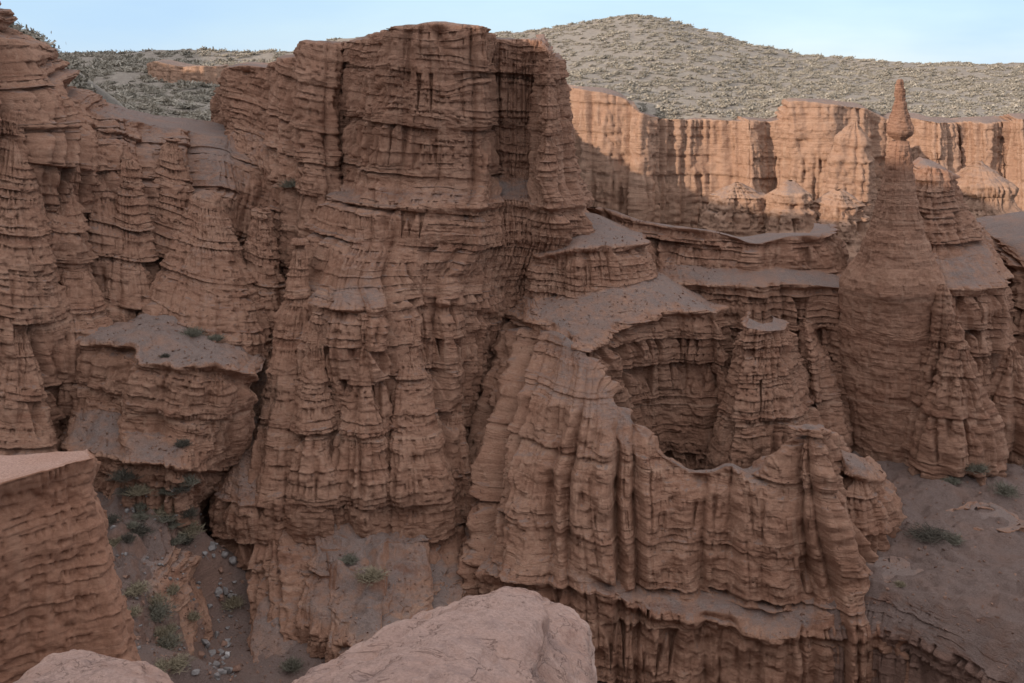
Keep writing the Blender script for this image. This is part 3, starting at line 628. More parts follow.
# front fluted ridge
tag(formation('fluted_ridge', [
    [(490, 340, 97), (528, 325, 92), (562, 338, 88), (588, 355, 85), (604, 388, 82.5), (640, 424, 79), (664, 452, 77.2), (690, 470, 76.2), (715, 472, 75.8), (733, 463, 75.3), (747, 473, 75), (770, 464, 74.6), (790, 450, 74.2), (800, 429, 74), (813, 424, 73.8), (826, 430, 75), (832, 440, 90)],
    [(480, 400, 95), (512, 392, 86), (545, 400, 82), (582, 415, 79.5), (608, 430, 78.2), (640, 460, 76.3), (663, 486, 75.2), (688, 500, 74.5), (712, 500, 74), (734, 498, 73.6), (750, 503, 73.6), (772, 498, 73), (792, 490, 72.8), (801, 470, 72.8), (815, 468, 72.5), (835, 472, 74), (842, 470, 90)],
    [(466, 480, 90), (488, 470, 81), (524, 478, 77), (570, 486, 75.5), (605, 495, 74.7), (638, 515, 73.6), (660, 530, 73.1), (686, 540, 72.6), (712, 540, 72.3), (735, 540, 72), (752, 540, 72), (774, 540, 71.5), (794, 535, 71.3), (806, 520, 71.4), (824, 520, 71.2), (852, 520, 73.5), (860, 510, 90)],
    [(458, 520, 86), (476, 535, 77.5), (525, 545, 73), (572, 562, 71.5), (608, 578, 71), (640, 590, 70.5), (660, 596, 70.3), (688, 598, 70), (714, 600, 70), (738, 603, 69.7), (756, 606, 69.5), (778, 608, 69.2), (798, 606, 69.2), (822, 592, 69.5), (845, 580, 69.8), (878, 565, 73), (900, 545, 90)],
    [(452, 548, 83), (466, 572, 74.5), (515, 578, 71), (572, 589, 69.8), (608, 594, 69.4), (640, 610, 69), (660, 615, 68.8), (688, 619, 68.5), (714, 622, 68.2), (738, 628, 67.8), (756, 634, 67.3), (778, 637, 66.8), (800, 636, 66.8), (825, 634, 67), (860, 631, 67), (905, 640, 65.5), (960, 640, 80)],
    [(450, 575, 83), (470, 600, 74), (517, 604, 70.6), (575, 612, 69.7), (610, 620, 69.4), (640, 634, 69), (660, 640, 68.8), (688, 648, 68.5), (714, 652, 68.2), (738, 658, 67.8), (756, 664, 67.3), (778, 666, 66.8), (800, 664, 66.8), (825, 662, 67), (860, 660, 67), (905, 668, 65.5), (960, 668, 80)],
    [(450, 640, 83), (472, 670, 73), (520, 690, 69), (575, 700, 68), (610, 710, 67.5), (640, 720, 67), (660, 725, 67), (688, 730, 66.6), (714, 735, 66.4), (738, 740, 66), (756, 745, 65.5), (778, 750, 65), (800, 750, 65), (825, 750, 65), (860, 750, 65), (905, 750, 63), (960, 740, 80)]],
    M_ROCK, step=0.07, lips=(4,), top=(0, 2.2, -0.8), drop=8, dip=(0.05, 0.0), grow=[(0, .6), (2, 1.0), (3, .9), (4, .45), (6, .45)], fins2=0.7, parts=[('fluted_face', 0), ('gravel_ledge', 3), ('undercut_base', 4)], fins=1.9, big=0.6, small=0.28, niche=1.8, nw=0.40, nlam=1.2, flam=1.8, lump=1.6, flute=1.2, lam=0.35, ublur=0.5, vblur=0.3, seed=6),
    'long fluted ridge sagging to a notch in front of the bowl', 'rock ridge')

# right talus with the undercut lip
tag(formation('talus_slope', [
    [(800, 462, 94), (850, 452, 95), (900, 452, 94), (960, 456, 93), (1024, 462, 92), (1140, 450, 92), (1300, 440, 95)],
    [(820, 520, 78), (850, 520, 79), (910, 522, 78.5), (960, 530, 77), (1024, 540, 76), (1140, 540, 76), (1300, 520, 85)],
    [(815, 600, 69), (850, 600, 69), (890, 598, 68.5), (940, 605, 66.5), (1024, 630, 62.5), (1140, 660, 58), (1300, 640, 70)],
    [(820, 634.5, 66.8), (850, 632, 67), (880, 632, 66.6), (922, 646, 64.5), (1000, 686, 59.5), (1100, 740, 54), (1300, 760, 58)],
    [(820, 662, 66.8), (850, 660, 67), (880, 660, 66.6), (922, 676, 64.5), (1000, 716, 59.5), (1100, 770, 54), (1300, 790, 58)],
    [(820, 750, 65), (850, 750, 65), (880, 750, 64), (922, 766, 62), (1000, 806, 57), (1100, 860, 52), (1300, 880, 56)]],
    M_TALUS, step=0.085, lips=(3,), drop=6, bumpy=0.8, grow=False, fins=0.6, big=0.4, small=0.45, niche=0.6, rough=0.07, ublur=1.0, vblur=0.6),
    kind='structure')
tag(formation('ledge_outcrop', [
    [(812, 470, 82), (830, 462, 80), (845, 476, 76), (866, 480, 75.5), (880, 482, 76.5), (884, 478, 79), (880, 470, 83)],
    [(812, 500, 82), (830, 500, 79), (845, 503, 75), (866, 505, 74.5), (886, 500, 75.5), (894, 495, 78), (890, 485, 83)],
    [(812, 540, 82), (832, 545, 77), (848, 545, 73.5), (870, 540, 73.5), (896, 530, 74.5), (905, 522, 78), (900, 510, 83)]],
    M_ROCK, step=0.07, lips=(0,), top=(0, 3, 0.8), top_in=0.25, drop=4, fins=0.5, big=0.3, small=0.5, niche=0.5, ublur=0.4, seed=7),
    'small outcrop with a tilted flat cap on the talus beside the ridge end', 'rock formation')

for q, (lab, ap, tw, l, r, by, Y, Yb) in enumerate([
    ('small broken ledge high on the talus beside the grey green bushes', (985, 508), 36, 950, 1022, 520, 80.8, 79.0),
    ('low ledge on the talus just right of the fluted ridge end', (892, 560), 26, 868, 922, 572, 72.8, 71.2)]):
    o = spur('rock_ledge', lab, ap, tw, l, r, by, Y, Yb, seed=71 + q, depth=0.7, fins=0.5, fins2=0, flute=0.6, small=0.5, lam=0.6, niche=0.2, lips=(1,), lip_amp=0.25, block=1.5)
    o['category'] = 'rock ledge'

# the spire with its balanced cap
e = bpy.data.objects.new('rock_spire', None); C.objects.link(e)
tag(e, 'tall tapering rock spire with a teardrop cap block balanced on its tip', 'rock spire')
sh = formation('shaft', ring_rows([(140.5, 893, 907, 1), (141.5, 890.5, 909.5, 1), (160, 886.5, 911.5, 1), (180, 883, 913.5, 1), (205, 877.5, 916.5, 1), (235, 868, 924, 1), (262, 857, 934, 1), (276, 846, 941, 1), (285, 842, 943, 1), (300, 842, 942, 0.9), (350, 841, 944, 0.9), (400, 842, 946, 0.9), (450, 845, 950, 0.9)], 95),
    M_ROCK, step=0.08, world=True, drop=8, ends=(0, 0), fins=0.35, block=0.45, big=0.06, small=0.10, niche=0.05, flute=0.45, lam=0.2, lump=0.5, rough=0.10, ublur=0.3, vblur=0.15, ledge_mod=0.5, seed=8, grow=False)
cp = formation('balanced_cap', ring_rows([(79, 898.5, 901, 1), (80.5, 896.3, 902.5, 1), (88, 895.4, 903.4, 1), (96, 894.8, 904.8, 1), (98.5, 896.0, 904, 1), (104, 894.4, 905.6, 1), (111, 892.2, 907.0, 1), (119, 889.6, 909.4, 0.9), (126, 887.2, 911.8, 0.9), (131, 886.4, 912.4, 0.9), (136, 889.5, 910.5, 0.9), (139, 893, 907, 0.9), (141.5, 895, 904, 1)], 95),
    M_ROCK, step=0.05, world=True, drop=0, ends=(0, 0), fins=0.2, big=0.0, small=0.1, niche=0.0, flute=0.15, rough=0.12, lump=0.4, block=0.5, ublur=0.08, vblur=0.08, scale=0.5, seed=9, grow=False)
for o in (sh, cp): o.parent = e

# right side: stepped buttress behind the spire, pyramids at its foot
tag(formation('stepped_buttress', [
    [(905, 180, 112), (916, 170, 106), (930, 167, 104), (950, 170, 105), (956, 176, 108), (950, 180, 118)],
    [(900, 205, 112), (915, 205, 104.5), (930, 205, 102.5), (955, 205, 104), (960, 205, 108), (955, 200, 118)],
    [(890, 255, 112), (915, 255, 102), (935, 255, 100), (965, 250, 102), (985, 245, 106), (985, 235, 118)],
    [(890, 285, 112), (915, 288, 99), (945, 287, 96), (985, 287, 96.5), (1003, 284, 98), (1000, 268, 118)],
    [(890, 340, 112), (915, 340, 98.5), (945, 340, 95.5), (985, 340, 96), (1008, 338, 97.5), (1005, 320, 118)],
    [(885, 440, 112), (915, 440, 95), (945, 440, 93), (985, 440, 93), (1018, 438, 95), (1020, 420, 118)]],
    M_ROCK, step=0.085, lips=(3,), top=(0, 5, 0.3), top_in=0.3, drop=8, dip=(0.03, 0), parts=[('upper_tower', 0), ('gravel_shelf', 2), ('stepped_face', 3)], fins=0.9, big=0.8, small=0.5, niche=0.8, seed=10),
    'stepped buttress with a grey shelf rising behind the right flank of the spire', 'rock formation')
tag(formation('canyon_wall', [
    [(985, 262, 125), (1000, 262, 113), (1030, 266, 108), (1080, 262, 106), (1160, 255, 108), (1280, 240, 120)],
    [(985, 300, 125), (1002, 300, 111), (1030, 300, 106), (1080, 300, 104), (1160, 300, 105), (1280, 290, 120)],
    [(975, 440, 122), (1000, 440, 100), (1030, 440, 97), (1080, 440, 96), (1160, 440, 98), (1280, 440, 118)]],
    M_ROCK, step=0.16, lips=(0,), top=(0, 16, 3.0), drop=8, dip=(0.03, 0), fins=1.4, big=0.8, small=0.5, niche=0.8, seed=11),
    'cliff wall at the right edge below a sunlit slope', 'cliff')
def pyramid(label, apex, base_l, base_r, base_y, Y, depth=0.7, seed=12):
    ax, ay = apex
    rows = ring_rows([(ay, ax - 1.5, ax + 1.5, 1), (ay + 5, ax - 5, ax + 5, 1), (ay + (base_y - ay) * .4, ax - (ax - base_l) * .42, ax + (base_r - ax) * .42, depth), (base_y, base_l, base_r, depth), (base_y + 25, base_l - 3, base_r + 3, depth)], Y)
    return tag(formation('rock_pyramid', rows, M_ROCK, step=0.12, world=True, drop=6, ends=(0, 0), fins=0.8, big=0.3, small=0.4, niche=0.5, ublur=0.3, vblur=0.2, seed=seed), label, 'rock formation')
pyramid('sharp rock pyramid leaning on the right flank of the spire', (943, 284), 910, 972, 425, 91)
pyramid('broad fluted rock pyramid at the foot of the stepped buttress', (956, 322), 920, 997, 425, 89, seed=13)
pyramid('small rock pyramid low at the right edge', (1012, 345), 985, 1040, 400, 95, seed=14)

tag(formation('gully_slope', [
    [(60, 470, 84), (95, 470, 80), (130, 472, 78.5), (165, 478, 77.5), (188, 492, 77.5), (203, 512, 79), (208, 520, 83)],
    [(60, 530, 74), (95, 530, 72), (130, 530, 71.5), (160, 535, 72), (185, 548, 74), (201, 562, 77), (208, 566, 82)],
    [(60, 600, 64), (98, 600, 62.5), (135, 597, 64), (165, 600, 66.5), (190, 602, 70), (206, 606, 73.5), (212, 606, 79)],
    [(60, 690, 54), (105, 690, 54), (150, 690, 57), (185, 680, 62), (206, 665, 66.5), (217, 655, 70.5), (222, 650, 75)],
    [(60, 760, 48), (105, 760, 49), (150, 760, 52), (185, 750, 56), (215, 740, 60), (225, 730, 64), (232, 720, 70)]],
    M_TALUS, step=0.1, drop=3, bumpy=1.7, grow=False, fins=0.4, big=0.2, small=0.2, niche=0.0, ublur=1.2, vblur=1.2, seed=22), kind='structure')
tag(formation('eroded_bank', [
    [(108, 560, 72), (118, 556, 69.5), (138, 556, 69), (160, 560, 69), (182, 572, 70), (196, 584, 72.5), (204, 580, 77)],
    [(106, 585, 70), (118, 588, 66), (138, 592, 65.5), (162, 598, 65.8), (187, 610, 67), (202, 622, 70), (210, 612, 76)],
    [(104, 612, 68), (118, 622, 63.5), (140, 636, 62.5), (165, 650, 62.5), (190, 655, 64.5), (205, 652, 68.5), (214, 640, 76)]],
    M_ROCK, step=0.075, top=(0, 3, -0.2), drop=6, dip=(0.1, 0), fins=0.8, big=0.3, small=0.4, niche=0.3, ublur=0.7, seed=21),
    'rounded red bank of bare earth in the gully beside the block', 'earth bank')

# left near block
tag(formation('layered_block', [
    [(-200, 450, 22.4), (-60, 450, 22.4), (0, 450, 22.5), (45, 451, 22.6), (84, 453, 22.7), (92, 454, 22.8)],
    [(-200, 540, 17.6), (-60, 500, 19.6), (0, 486, 20.5), (50, 472, 21.3), (90, 461, 22.0), (96, 458, 23.4)],
    [(-200, 565, 17.7), (-60, 522, 19.7), (0, 506, 20.5), (52, 492, 21.3), (92, 480, 21.9), (99, 474, 23.6)],
    [(-200, 640, 17.6), (-60, 610, 19.6), (0, 590, 20.4), (52, 570, 21.1), (100, 545, 21.7), (108, 540, 24)],
    [(-200, 800, 17.2), (-60, 780, 19.2), (0, 730, 20.0), (58, 710, 20.6), (132, 690, 20.9), (144, 670, 24)]],
    M_NEAR, step=0.04, drop=8, dip=(0.0, 0.03), lips=(1,), lip_amp=0.28, fins=0.3, big=0.45, small=0.3, niche=0.0, flute=0.2, lam=0.45, lump=0.5, rough=0.10, ublur=0.12, vblur=0.06, seed=15, scale=0.45, ledge_mod=0.9),
    'big layered sandstone block with a flat top at the left edge', 'rock block')

# foreground boulders
def boulder(name, rows, label, step=0.022, seed=0, amp=0.10, crack=None):
    W = [[at(*p) for p in r] for r in rows]
    G, vp = resample(W, step / Q, 0.42, 0.36, (0, 0))
    N = normals(G)
    x, y, z = G[..., 0], G[..., 1], G[..., 2]
    d = amp * 1.3 * fbm(x / 0.9, y / 0.9, z / 0.9, 130 + seed, 5)
    lay = z + 0.25 * x - 0.1 * y
    d += 0.035 * np.abs(noise(x / 1.5, y / 1.5, lay / 0.16, 140 + seed)) + 0.03 * fbm(x / .16, y / .16, z / .10, 150, 4)
    pit = sstep(0.35, 0.7, noise(x / 0.16, y / 0.16, z / 0.16, 151)) * sstep(0.0, 0.4, noise(x / .9, y / .9, z / .9, 152))
    d -= 0.035 * pit
    # bedding steps and a long crack with a worn hollow below it
    st = lay / 0.23 + 0.5 * noise(x / 1.2, y / 1.2, z / 1.2, 153); fr = st - np.floor(st)
    d += 0.045 * (sstep(0.0, 0.12, fr) - fr) * sstep(-0.3, 0.4, noise(x / 0.9, y / 0.9, np.floor(st) * 1.7, 154))
    if crack:
        p0 = at(*crack[0]); p1 = at(*crack[1]); ex = np.array([p1[0] - p0[0], p1[1] - p0[1], 0]); ex /= np.linalg.norm(ex)
        along = (x - p0[0]) * ex[0] + (y - p0[1]) * ex[1]
        zl = p0[2] + along * (p1[2] - p0[2]) / np.linalg.norm((p1 - p0)[:2]) + 0.10 * fbm(x / 0.5, y / 0.5, z / 0.5, 155, 3)
        q = (z - zl) * sstep(-0.6, 0.2, along)
        d -= 0.34 * sstep(0.02, -0.10, q) * sstep(-0.75, -0.25, q) * sstep(0.0, 0.5, along) + 0.05 * np.exp(-(q / 0.025) ** 2) * sstep(0.0, 0.3, along)
    P = G + N * d[..., None]
    return tag(grid_mesh(name, P, M_BOULD, attrs={'bed': lay, 'flat': N[..., 2]}), label, 'boulder')
boulder('boulder', [
    [(470, 690, 12.4), (480, 650, 12.2), (500, 620, 11.8), (525, 600, 11.4), (550, 596, 11.2), (570, 606, 11.0), (580, 640, 10.9), (582, 720, 10.8)],
    [(376, 690, 10.6), (398, 645, 10.6), (436, 607, 10.6), (474, 584, 10.7), (530, 579, 10.7), (563, 588, 10.5), (584, 618, 10.3), (592, 730, 10.2)],
    [(310, 690, 8.9), (340, 655, 9.1), (388, 622, 9.3), (438, 592, 9.6), (520, 581, 9.8), (560, 590, 9.6), (585, 625, 9.4), (594, 760, 9.2)],
    [(270, 705, 7.6), (315, 675, 7.8), (372, 648, 8.0), (440, 618, 8.4), (515, 600, 8.8), (555, 612, 8.7), (580, 650, 8.5), (592, 800, 8.3)],
    [(230, 725, 6.5), (285, 697, 6.7), (345, 678, 6.9), (425, 655, 7.2), (490, 645, 7.5), (530, 668, 7.4), (560, 710, 7.4), (585, 860, 7.4)],
    [(190, 800, 5.6), (260, 760, 5.7), (335, 740, 5.8), (420, 725, 6.0), (485, 720, 6.3), (530, 745, 6.3), (565, 800, 6.5), (585, 920, 6.6)],
    [(150, 960, 5.0), (230, 940, 5.0), (320, 930, 5.0), (420, 920, 5.1), (480, 920, 5.2), (530, 940, 5.3), (570, 980, 5.5), (590, 1060, 5.7)]],
    'large pale rounded sandstone outcrop at the bottom centre', seed=0, crack=((455, 690, 7.1), (548, 620, 8.7)))
boulder('boulder', [
    [(15, 700, 8.2), (40, 668, 8.2), (80, 660, 8.2), (120, 662, 8.2), (160, 680, 8.2), (190, 705, 8.2)],
    [(5, 700, 7.2), (35, 664, 7.3), (80, 655, 7.4), (125, 659, 7.3), (165, 676, 7.2), (200, 705, 7.1)],
    [(-30, 740, 6.2), (15, 690, 6.3), (80, 672, 6.4), (140, 676, 6.3), (190, 700, 6.2), (240, 740, 6.1)],
    [(-80, 900, 5.2), (0, 860, 5.2), (80, 850, 5.2), (160, 850, 5.2), (220, 880, 5.2), (280, 920, 5.2)]],
    'small pale rounded boulder at the bottom left corner', seed=5)

# ------------------------------------------------------------------ small things: shrubs, stones, rubble
def flat_mat(name, c0, c1, sc=8):
    m, t, b = nodes(name)
    geo = t.nodes.new('ShaderNodeNewGeometry')
    oi = t.nodes.new('ShaderNodeObjectInfo')
    c = ramp(t, nz(t, sc, 4, 0.7, geo.outputs['Position']), [(0.35, c0), (0.65, c1)])
    t.links.new(c, b.inputs['Base Color']); return m
M_DRY = flat_mat('dry_twigs', (0.20, 0.165, 0.115), (0.33, 0.275, 0.19))
M_STEPPE = flat_mat('steppe_tussock', (0.26, 0.235, 0.195), (0.42, 0.37, 0.305), 0.25)
M_SAGE = flat_mat('sage_leaves', (0.125, 0.118, 0.09), (0.225, 0.205, 0.16))
M_DARK = flat_mat('dark_twigs', (0.07, 0.062, 0.05), (0.135, 0.118, 0.095))
M_STONE = [flat_mat('grey_stone', (0.17, 0.15, 0.145), (0.28, 0.255, 0.245), 3), flat_mat('red_stone', (0.18, 0.105, 0.08), (0.29, 0.175, 0.13), 3), flat_mat('white_stone', (0.45, 0.43, 0.42), (0.58, 0.55, 0.53), 3)]

def tuft_arrays(r, h, n, wid, rg, spread=0.35):
    """blades radiating from a low crown: (n*4, 3) points of quads"""
    a = rg.uniform(0, 2 * math.pi, n); el = np.arcsin(rg.uniform(0.05, 1.0, n))
    L = rg.uniform(0.55, 1.08, n)
    d = np.stack([np.cos(a) * np.cos(el) * r, np.sin(a) * np.cos(el) * r, np.sin(el) * h], -1) * L[:, None]
    b0 = np.stack([rg.normal(0, spread * r * .5, n), rg.normal(0, spread * r * .5, n), rg.uniform(-0.1, 0.12, n) * h], -1)
    b0 = b0 + d * rg.uniform(0.0, 0.5, n)[:, None]
    side = np.cross(d, rg.normal(size=(n, 3))); side /= np.linalg.norm(side, axis=1, keepdims=True) + 1e-9
    w0 = (wid * rg.uniform(0.6, 1.4, n))[:, None]
    tip = b0 + (d - b0 * 0.3) * 0.75
    return np.stack([b0 - side * w0 * .5, b0 + side * w0 * .5, tip + side * w0 * .35, tip - side * w0 * .35], 1)
def quads_mesh(name, q, mat):
    n = len(q); me = bpy.data.meshes.new(name)
    me.vertices.add(n * 4); me.vertices.foreach_set('co', q.reshape(-1).astype(np.float32))
    me.loops.add(n * 4); me.loops.foreach_set('vertex_index', np.arange(n * 4, dtype=np.int32))
    me.polygons.add(n); me.polygons.foreach_set('loop_start', np.arange(n, dtype=np.int32) * 4)
    me.update(calc_edges=True); me.materials.append(mat); return me
bpy.context.view_layer.update()
DG = bpy.context.evaluated_depsgraph_get()
from mathutils import Vector
def look(px, py, tries=14, jit=5.0, up=0.45):
    """a spot on the ground or a ledge of the canyon near where this sight line lands"""
    for k in range(tries):
        qx = px + (0 if k == 0 else float(rg.normal(0, jit))); qy = py + (0 if k == 0 else float(rg.normal(0, jit)))
        d = Vector(at(qx, qy, 1.0)).normalized()
        ok, loc, nor, _, ob, _ = scene.ray_cast(DG, Vector((0, 0, 0)), d)
        if ok and loc.y > 45 and nor.z > up: return loc, nor, ob
    return None
def to_px(p):
    x, y, z = p[..., 0], p[..., 1], p[..., 2]
    f = y * CP - z * SP; u = y * SP + z * CP
    return W_PX / 2 + F_PX * x / f, H_PX / 2 - F_PX * u / f

# shrubs on the far hills
rg = np.random.default_rng(5)
pts = []
for nm, n in (('far_hill', 8200), ('left_hill', 3600), ('shrubby_slope', 800)):
    G, vp = FORMS[nm]
    i0 = int(np.searchsorted(vp, 1)); i1 = int(np.searchsorted(vp, 3 if nm != 'shrubby_slope' else 2.3))
    ii = rg.integers(i0, i1, n); jj = rg.integers(0, G.shape[1] - 1, n); f = rg.uniform(0, 1, (n, 1)); g = rg.uniform(0, 1, (n, 1))
    p = G[ii, jj] * (1 - f) * (1 - g) + G[ii, jj + 1] * f * (1 - g) + G[ii + 1, jj] * (1 - f) * g + G[ii + 1, jj + 1] * f * g
    keep = fbm(p[:, 0] / 12, p[:, 1] / 12, 0 * p[:, 0], 160, 3) > rg.uniform(-1.1, 0.25, n)
    px, py = to_px(p)
    keep &= (px > -120) & (px < 1150)
    pts.append(p[keep])
pts = np.concatenate(pts)
px, py = to_px(pts)
vis = np.zeros(len(pts), bool)
for k in np.argsort(pts[:, 1]):
    if vis.sum() >= 300: break
    if -5 < px[k] < 1028 and 0 < py[k] < 683:
        tip = Vector(pts[k] + np.array([0, 0, 0.9])); d = tip.normalized()
        ok, loc, *_ = scene.ray_cast(DG, Vector((0, 0, 0)), d, distance=tip.length - 0.5)
        vis[k] = not ok
tv = []
for i in range(6):
    tv.append(quads_mesh('tussock', tuft_arrays(0.85 + 0.14 * i, 0.55 + 0.07 * i, 150, 0.18, rg, 0.9), M_STEPPE))
for k in np.where(vis)[0]:
    o = bpy.data.objects.new('shrub', tv[int(rg.integers(0, 6))]); C.objects.link(o)
    o.location = pts[k]; sc_ = float(0.5 + 0.9 * rg.uniform() ** 2); o.scale = (sc_, sc_, sc_ * float(rg.uniform(0.8, 1.2))); o.rotation_euler = (0, 0, float(rg.uniform(0, 6.28)))
    tag(o, 'small pale dry tussock shrub among many alike on the hillsides above the cliffs', 'shrub', 'pale shrubs on the far hillsides')
rest = pts[~vis]
base = [tuft_arrays(0.85 + 0.14 * i, 0.55 + 0.07 * i, 64, 0.26, rg, 0.9) for i in range(6)]
qs = [base[int(rg.integers(0, 6))] * (0.45 + 0.9 * rg.uniform() ** 2) + p for p in rest]
scrub = bpy.data.objects.new('scrub', quads_mesh('scrub', np.concatenate(qs), M_STEPPE)); C.objects.link(scrub)
tag(scrub, 'pale scrub covering the slopes of the far hills', 'scrub', kind='stuff')

# shrubs nearer by
BM = {}
def bush(px, py, r, h, mat, label, kind='shrub', n=700, wid=0.035, group=None):
    hit = look(px, py)
    if not hit: return
    o = bpy.data.objects.new(kind, quads_mesh(kind, tuft_arrays(r, h, n, wid, rg, 0.7), mat)); C.objects.link(o)
    o.location = hit[0]; o.rotation_euler = (0, 0, float(rg.uniform(0, 6.28)))
    tag(o, label, 'shrub', group)
bush(928, 536, 1.7, 0.75, M_DARK, 'dark low spreading shrub in the middle of the bare talus slope')
bush(950, 540, 1.0, 0.6, M_SAGE, 'smaller dark shrub touching the spreading one on the talus slope')
bush(975, 470, 1.1, 0.8, M_SAGE, 'grey green bush at the head of the talus below the pyramids')
bush(1004, 492, 1.2, 0.9, M_SAGE, 'grey green bush near the right edge of the talus slope')
bush(952, 482, 0.8, 0.5, M_SAGE, 'small flat bush left of the grey green bush on the upper talus')
bush(900, 585, 0.4, 0.3, M_DRY, 'tiny dry tuft on the talus below the tilted outcrop')
bush(192, 335, 1.1, 0.8, M_SAGE, 'grey green bush on the grey terrace top')
bush(215, 340, 0.8, 0.6, M_SAGE, 'lower grey green bush at the inner edge of the terrace top')
bush(165, 357, 0.35, 0.3, M_DARK, 'tiny dark bush near the lip of the grey terrace')
bush(183, 445, 0.6, 0.5, M_DARK, 'dark shrub tucked under the banded terrace face')
bush(370, 577, 1.2, 0.7, M_DRY, 'dry shrub on the grey apron at the foot of the tallest butte')
bush(350, 560, 0.8, 0.4, M_SAGE, 'flat grey green shrub just above the dry one on the butte apron')
bush(122, 482, 1.1, 0.8, M_DARK, 'dark bluish shrub at the top of the gully under the ledge')
bush(140, 492, 1.0, 0.7, M_DRY, 'dry pale shrub beside the dark bluish one at the gully head')
bush(170, 512, 1.2, 0.9, M_DRY, 'dry grey bush on the upper gully bank')
bush(190, 532, 1.1, 0.9, M_DRY, 'dry bush hanging over the wash below the upper bank')
bush(155, 615, 1.3, 0.9, M_SAGE, 'big olive bush on the lower gully slope beside the block')
bush(165, 645, 1.2, 0.9, M_SAGE, 'big olive bush just above the bottom left boulder')
bush(135, 590, 1.0, 0.5, M_DRY, 'dry grass bush high on the gully slope beside the block')
bush(232, 605, 0.9, 0.9, M_DRY, 'dry twiggy bush standing in the wash against the butte foot')
bush(292, 668, 0.8, 0.8, M_SAGE, 'blue grey bush at the butte foot behind the big pale outcrop')
bush(293, 186, 1.4, 0.9, M_SAGE, 'grey green bush on the high ledge left of the tallest butte')
bush(112, 540, 0.8, 0.5, M_DRY, 'dry tuft on the shaded bank right behind the block')

for k in range(34):
    qx = float(rg.uniform(100, 200)); qy = float(rg.uniform(478, 545) if k % 2 else rg.uniform(590, 668))
    bush(qx, qy, float(rg.uniform(0.45, 1.1)), float(rg.uniform(0.35, 0.8)), [M_DRY, M_SAGE, M_DRY, M_DARK][k % 4], 'scraggly grey shrub among the many matted over the gully slope', n=420, group='shrubs matted over the gully slope')
# stones
import bmesh
def stone_mesh(i, r):
    bm = bmesh.new(); rr = np.random.default_rng(900 + i)
    v = rr.normal(size=(16, 3)); v /= np.linalg.norm(v, axis=1, keepdims=True); v *= rr.uniform(0.75, 1.1, (16, 1)); v *= np.array([1, rr.uniform(.6, .9), rr.uniform(.45, .75)]) * r
    for p in v: bm.verts.new(p)
    res = bmesh.ops.convex_hull(bm, input=bm.verts)
    bmesh.ops.delete(bm, geom=[g for g in res['geom_interior'] if isinstance(g, bmesh.types.BMVert)], context='VERTS')
    bmesh.ops.bevel(bm, geom=bm.edges[:], offset=r * 0.07, segments=1, affect='EDGES')
    me = bpy.data.meshes.new('stone'); bm.to_mesh(me); bm.free(); return me
SM = [[stone_mesh(i, 0.5) for i in range(6)] for _ in M_STONE]
for ms, m in zip(SM, M_STONE):
    for me in ms: me.materials.append(m)
def stone(px, py, size, kind, label, group='loose stones in the wash'):
    hit = look(px, py)
    if not hit: return
    o = bpy.data.objects.new('stone', SM[kind][int(rg.integers(0, 6))]); C.objects.link(o)
    o.location = hit[0] + Vector((0, 0, size * 0.12)); o.scale = (size,) * 3; o.rotation_euler = (float(rg.uniform(-.3, .3)), float(rg.uniform(-.3, .3)), float(rg.uniform(0, 6.28)))
    tag(o, label, 'stone', group)
stone(224, 568, 1.3, 0, 'large pale grey stone in the upper wash')
stone(211, 548, 1.0, 0, 'flat grey stone at the head of the wash')
stone(226, 592, 1.1, 0, 'squarish grey stone below the large pale one in the wash')
stone(228, 671, 1.3, 0, 'big rounded grey stone at the lower end of the wash')
stone(228, 655, 0.75, 2, 'small whitish stone in the lower wash')
stone(217, 636, 0.9, 0, 'grey stone in the middle of the wash floor')
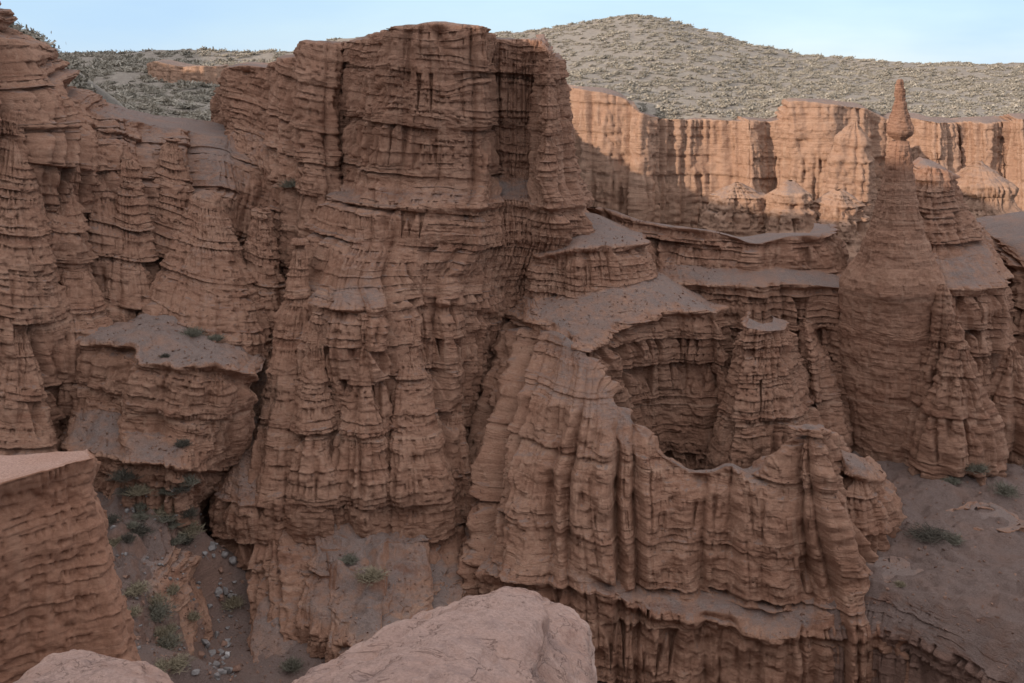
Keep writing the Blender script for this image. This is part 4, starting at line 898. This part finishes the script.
for k in range(84):
    f = rg.uniform(0, 1); cx = np.interp(f, [0, .35, .7, 1], [212, 224, 216, 222]); cy = 540 + f * 142
    stone(cx + rg.normal(0, 11), cy, float(0.25 + 0.8 * rg.uniform() ** 2), 0 if rg.uniform() < 0.7 else 1, 'small loose stone among the rubble along the wash')
for k in range(110):
    stone(float(rg.uniform(108, 200)), float(rg.uniform(490, 670)), float(rg.uniform(0.2, 0.55)), 0 if rg.uniform() < 0.6 else 1, 'small loose stone strewn on the gully bank beside the block', 'loose stones on the gully bank')
for k in range(40):
    stone(float(rg.uniform(870, 1024)), float(rg.uniform(470, 640)), float(rg.uniform(0.15, 0.45)), 1, 'small reddish stone lying on the bare talus slope', 'loose stones on the talus')
# grit: too much to count
def hull_tris(r, rr):
    v = rr.normal(size=(4, 3)); v = v / np.linalg.norm(v, axis=1, keepdims=True) * r
    return v[[0, 1, 2, 0, 3, 1, 1, 3, 2, 2, 3, 0]]
T = []
while len(T) < 12000:
    reg = [(100, 240, 470, 683), (470, 1024, 440, 683), (80, 270, 310, 480), (520, 720, 215, 360), (230, 480, 470, 683)][int(rg.integers(0, 5))]
    hit = look(float(rg.uniform(reg[0], reg[1])), float(rg.uniform(reg[2], reg[3])), 1)
    if not hit: T.append(None); continue
    if hit[1].z > 0.72 and 30 < hit[0].y < 120:
        T.append(hull_tris(float(0.05 + 0.2 * rg.uniform() ** 2.5), rg) + np.array(hit[0]))
    else: T.append(None)
T = np.concatenate([t for t in T if t is not None])
me = bpy.data.meshes.new('gravel'); n = len(T)
me.vertices.add(n); me.vertices.foreach_set('co', T.reshape(-1).astype(np.float32)); me.loops.add(n); me.loops.foreach_set('vertex_index', np.arange(n, dtype=np.int32))
me.polygons.add(n // 3); me.polygons.foreach_set('loop_start', np.arange(n // 3, dtype=np.int32) * 3); me.update(calc_edges=True); me.materials.append(M_STONE[1])
o = bpy.data.objects.new('gravel', me); C.objects.link(o); tag(o, 'loose gravel scattered over ledges and slopes', 'gravel', kind='stuff')
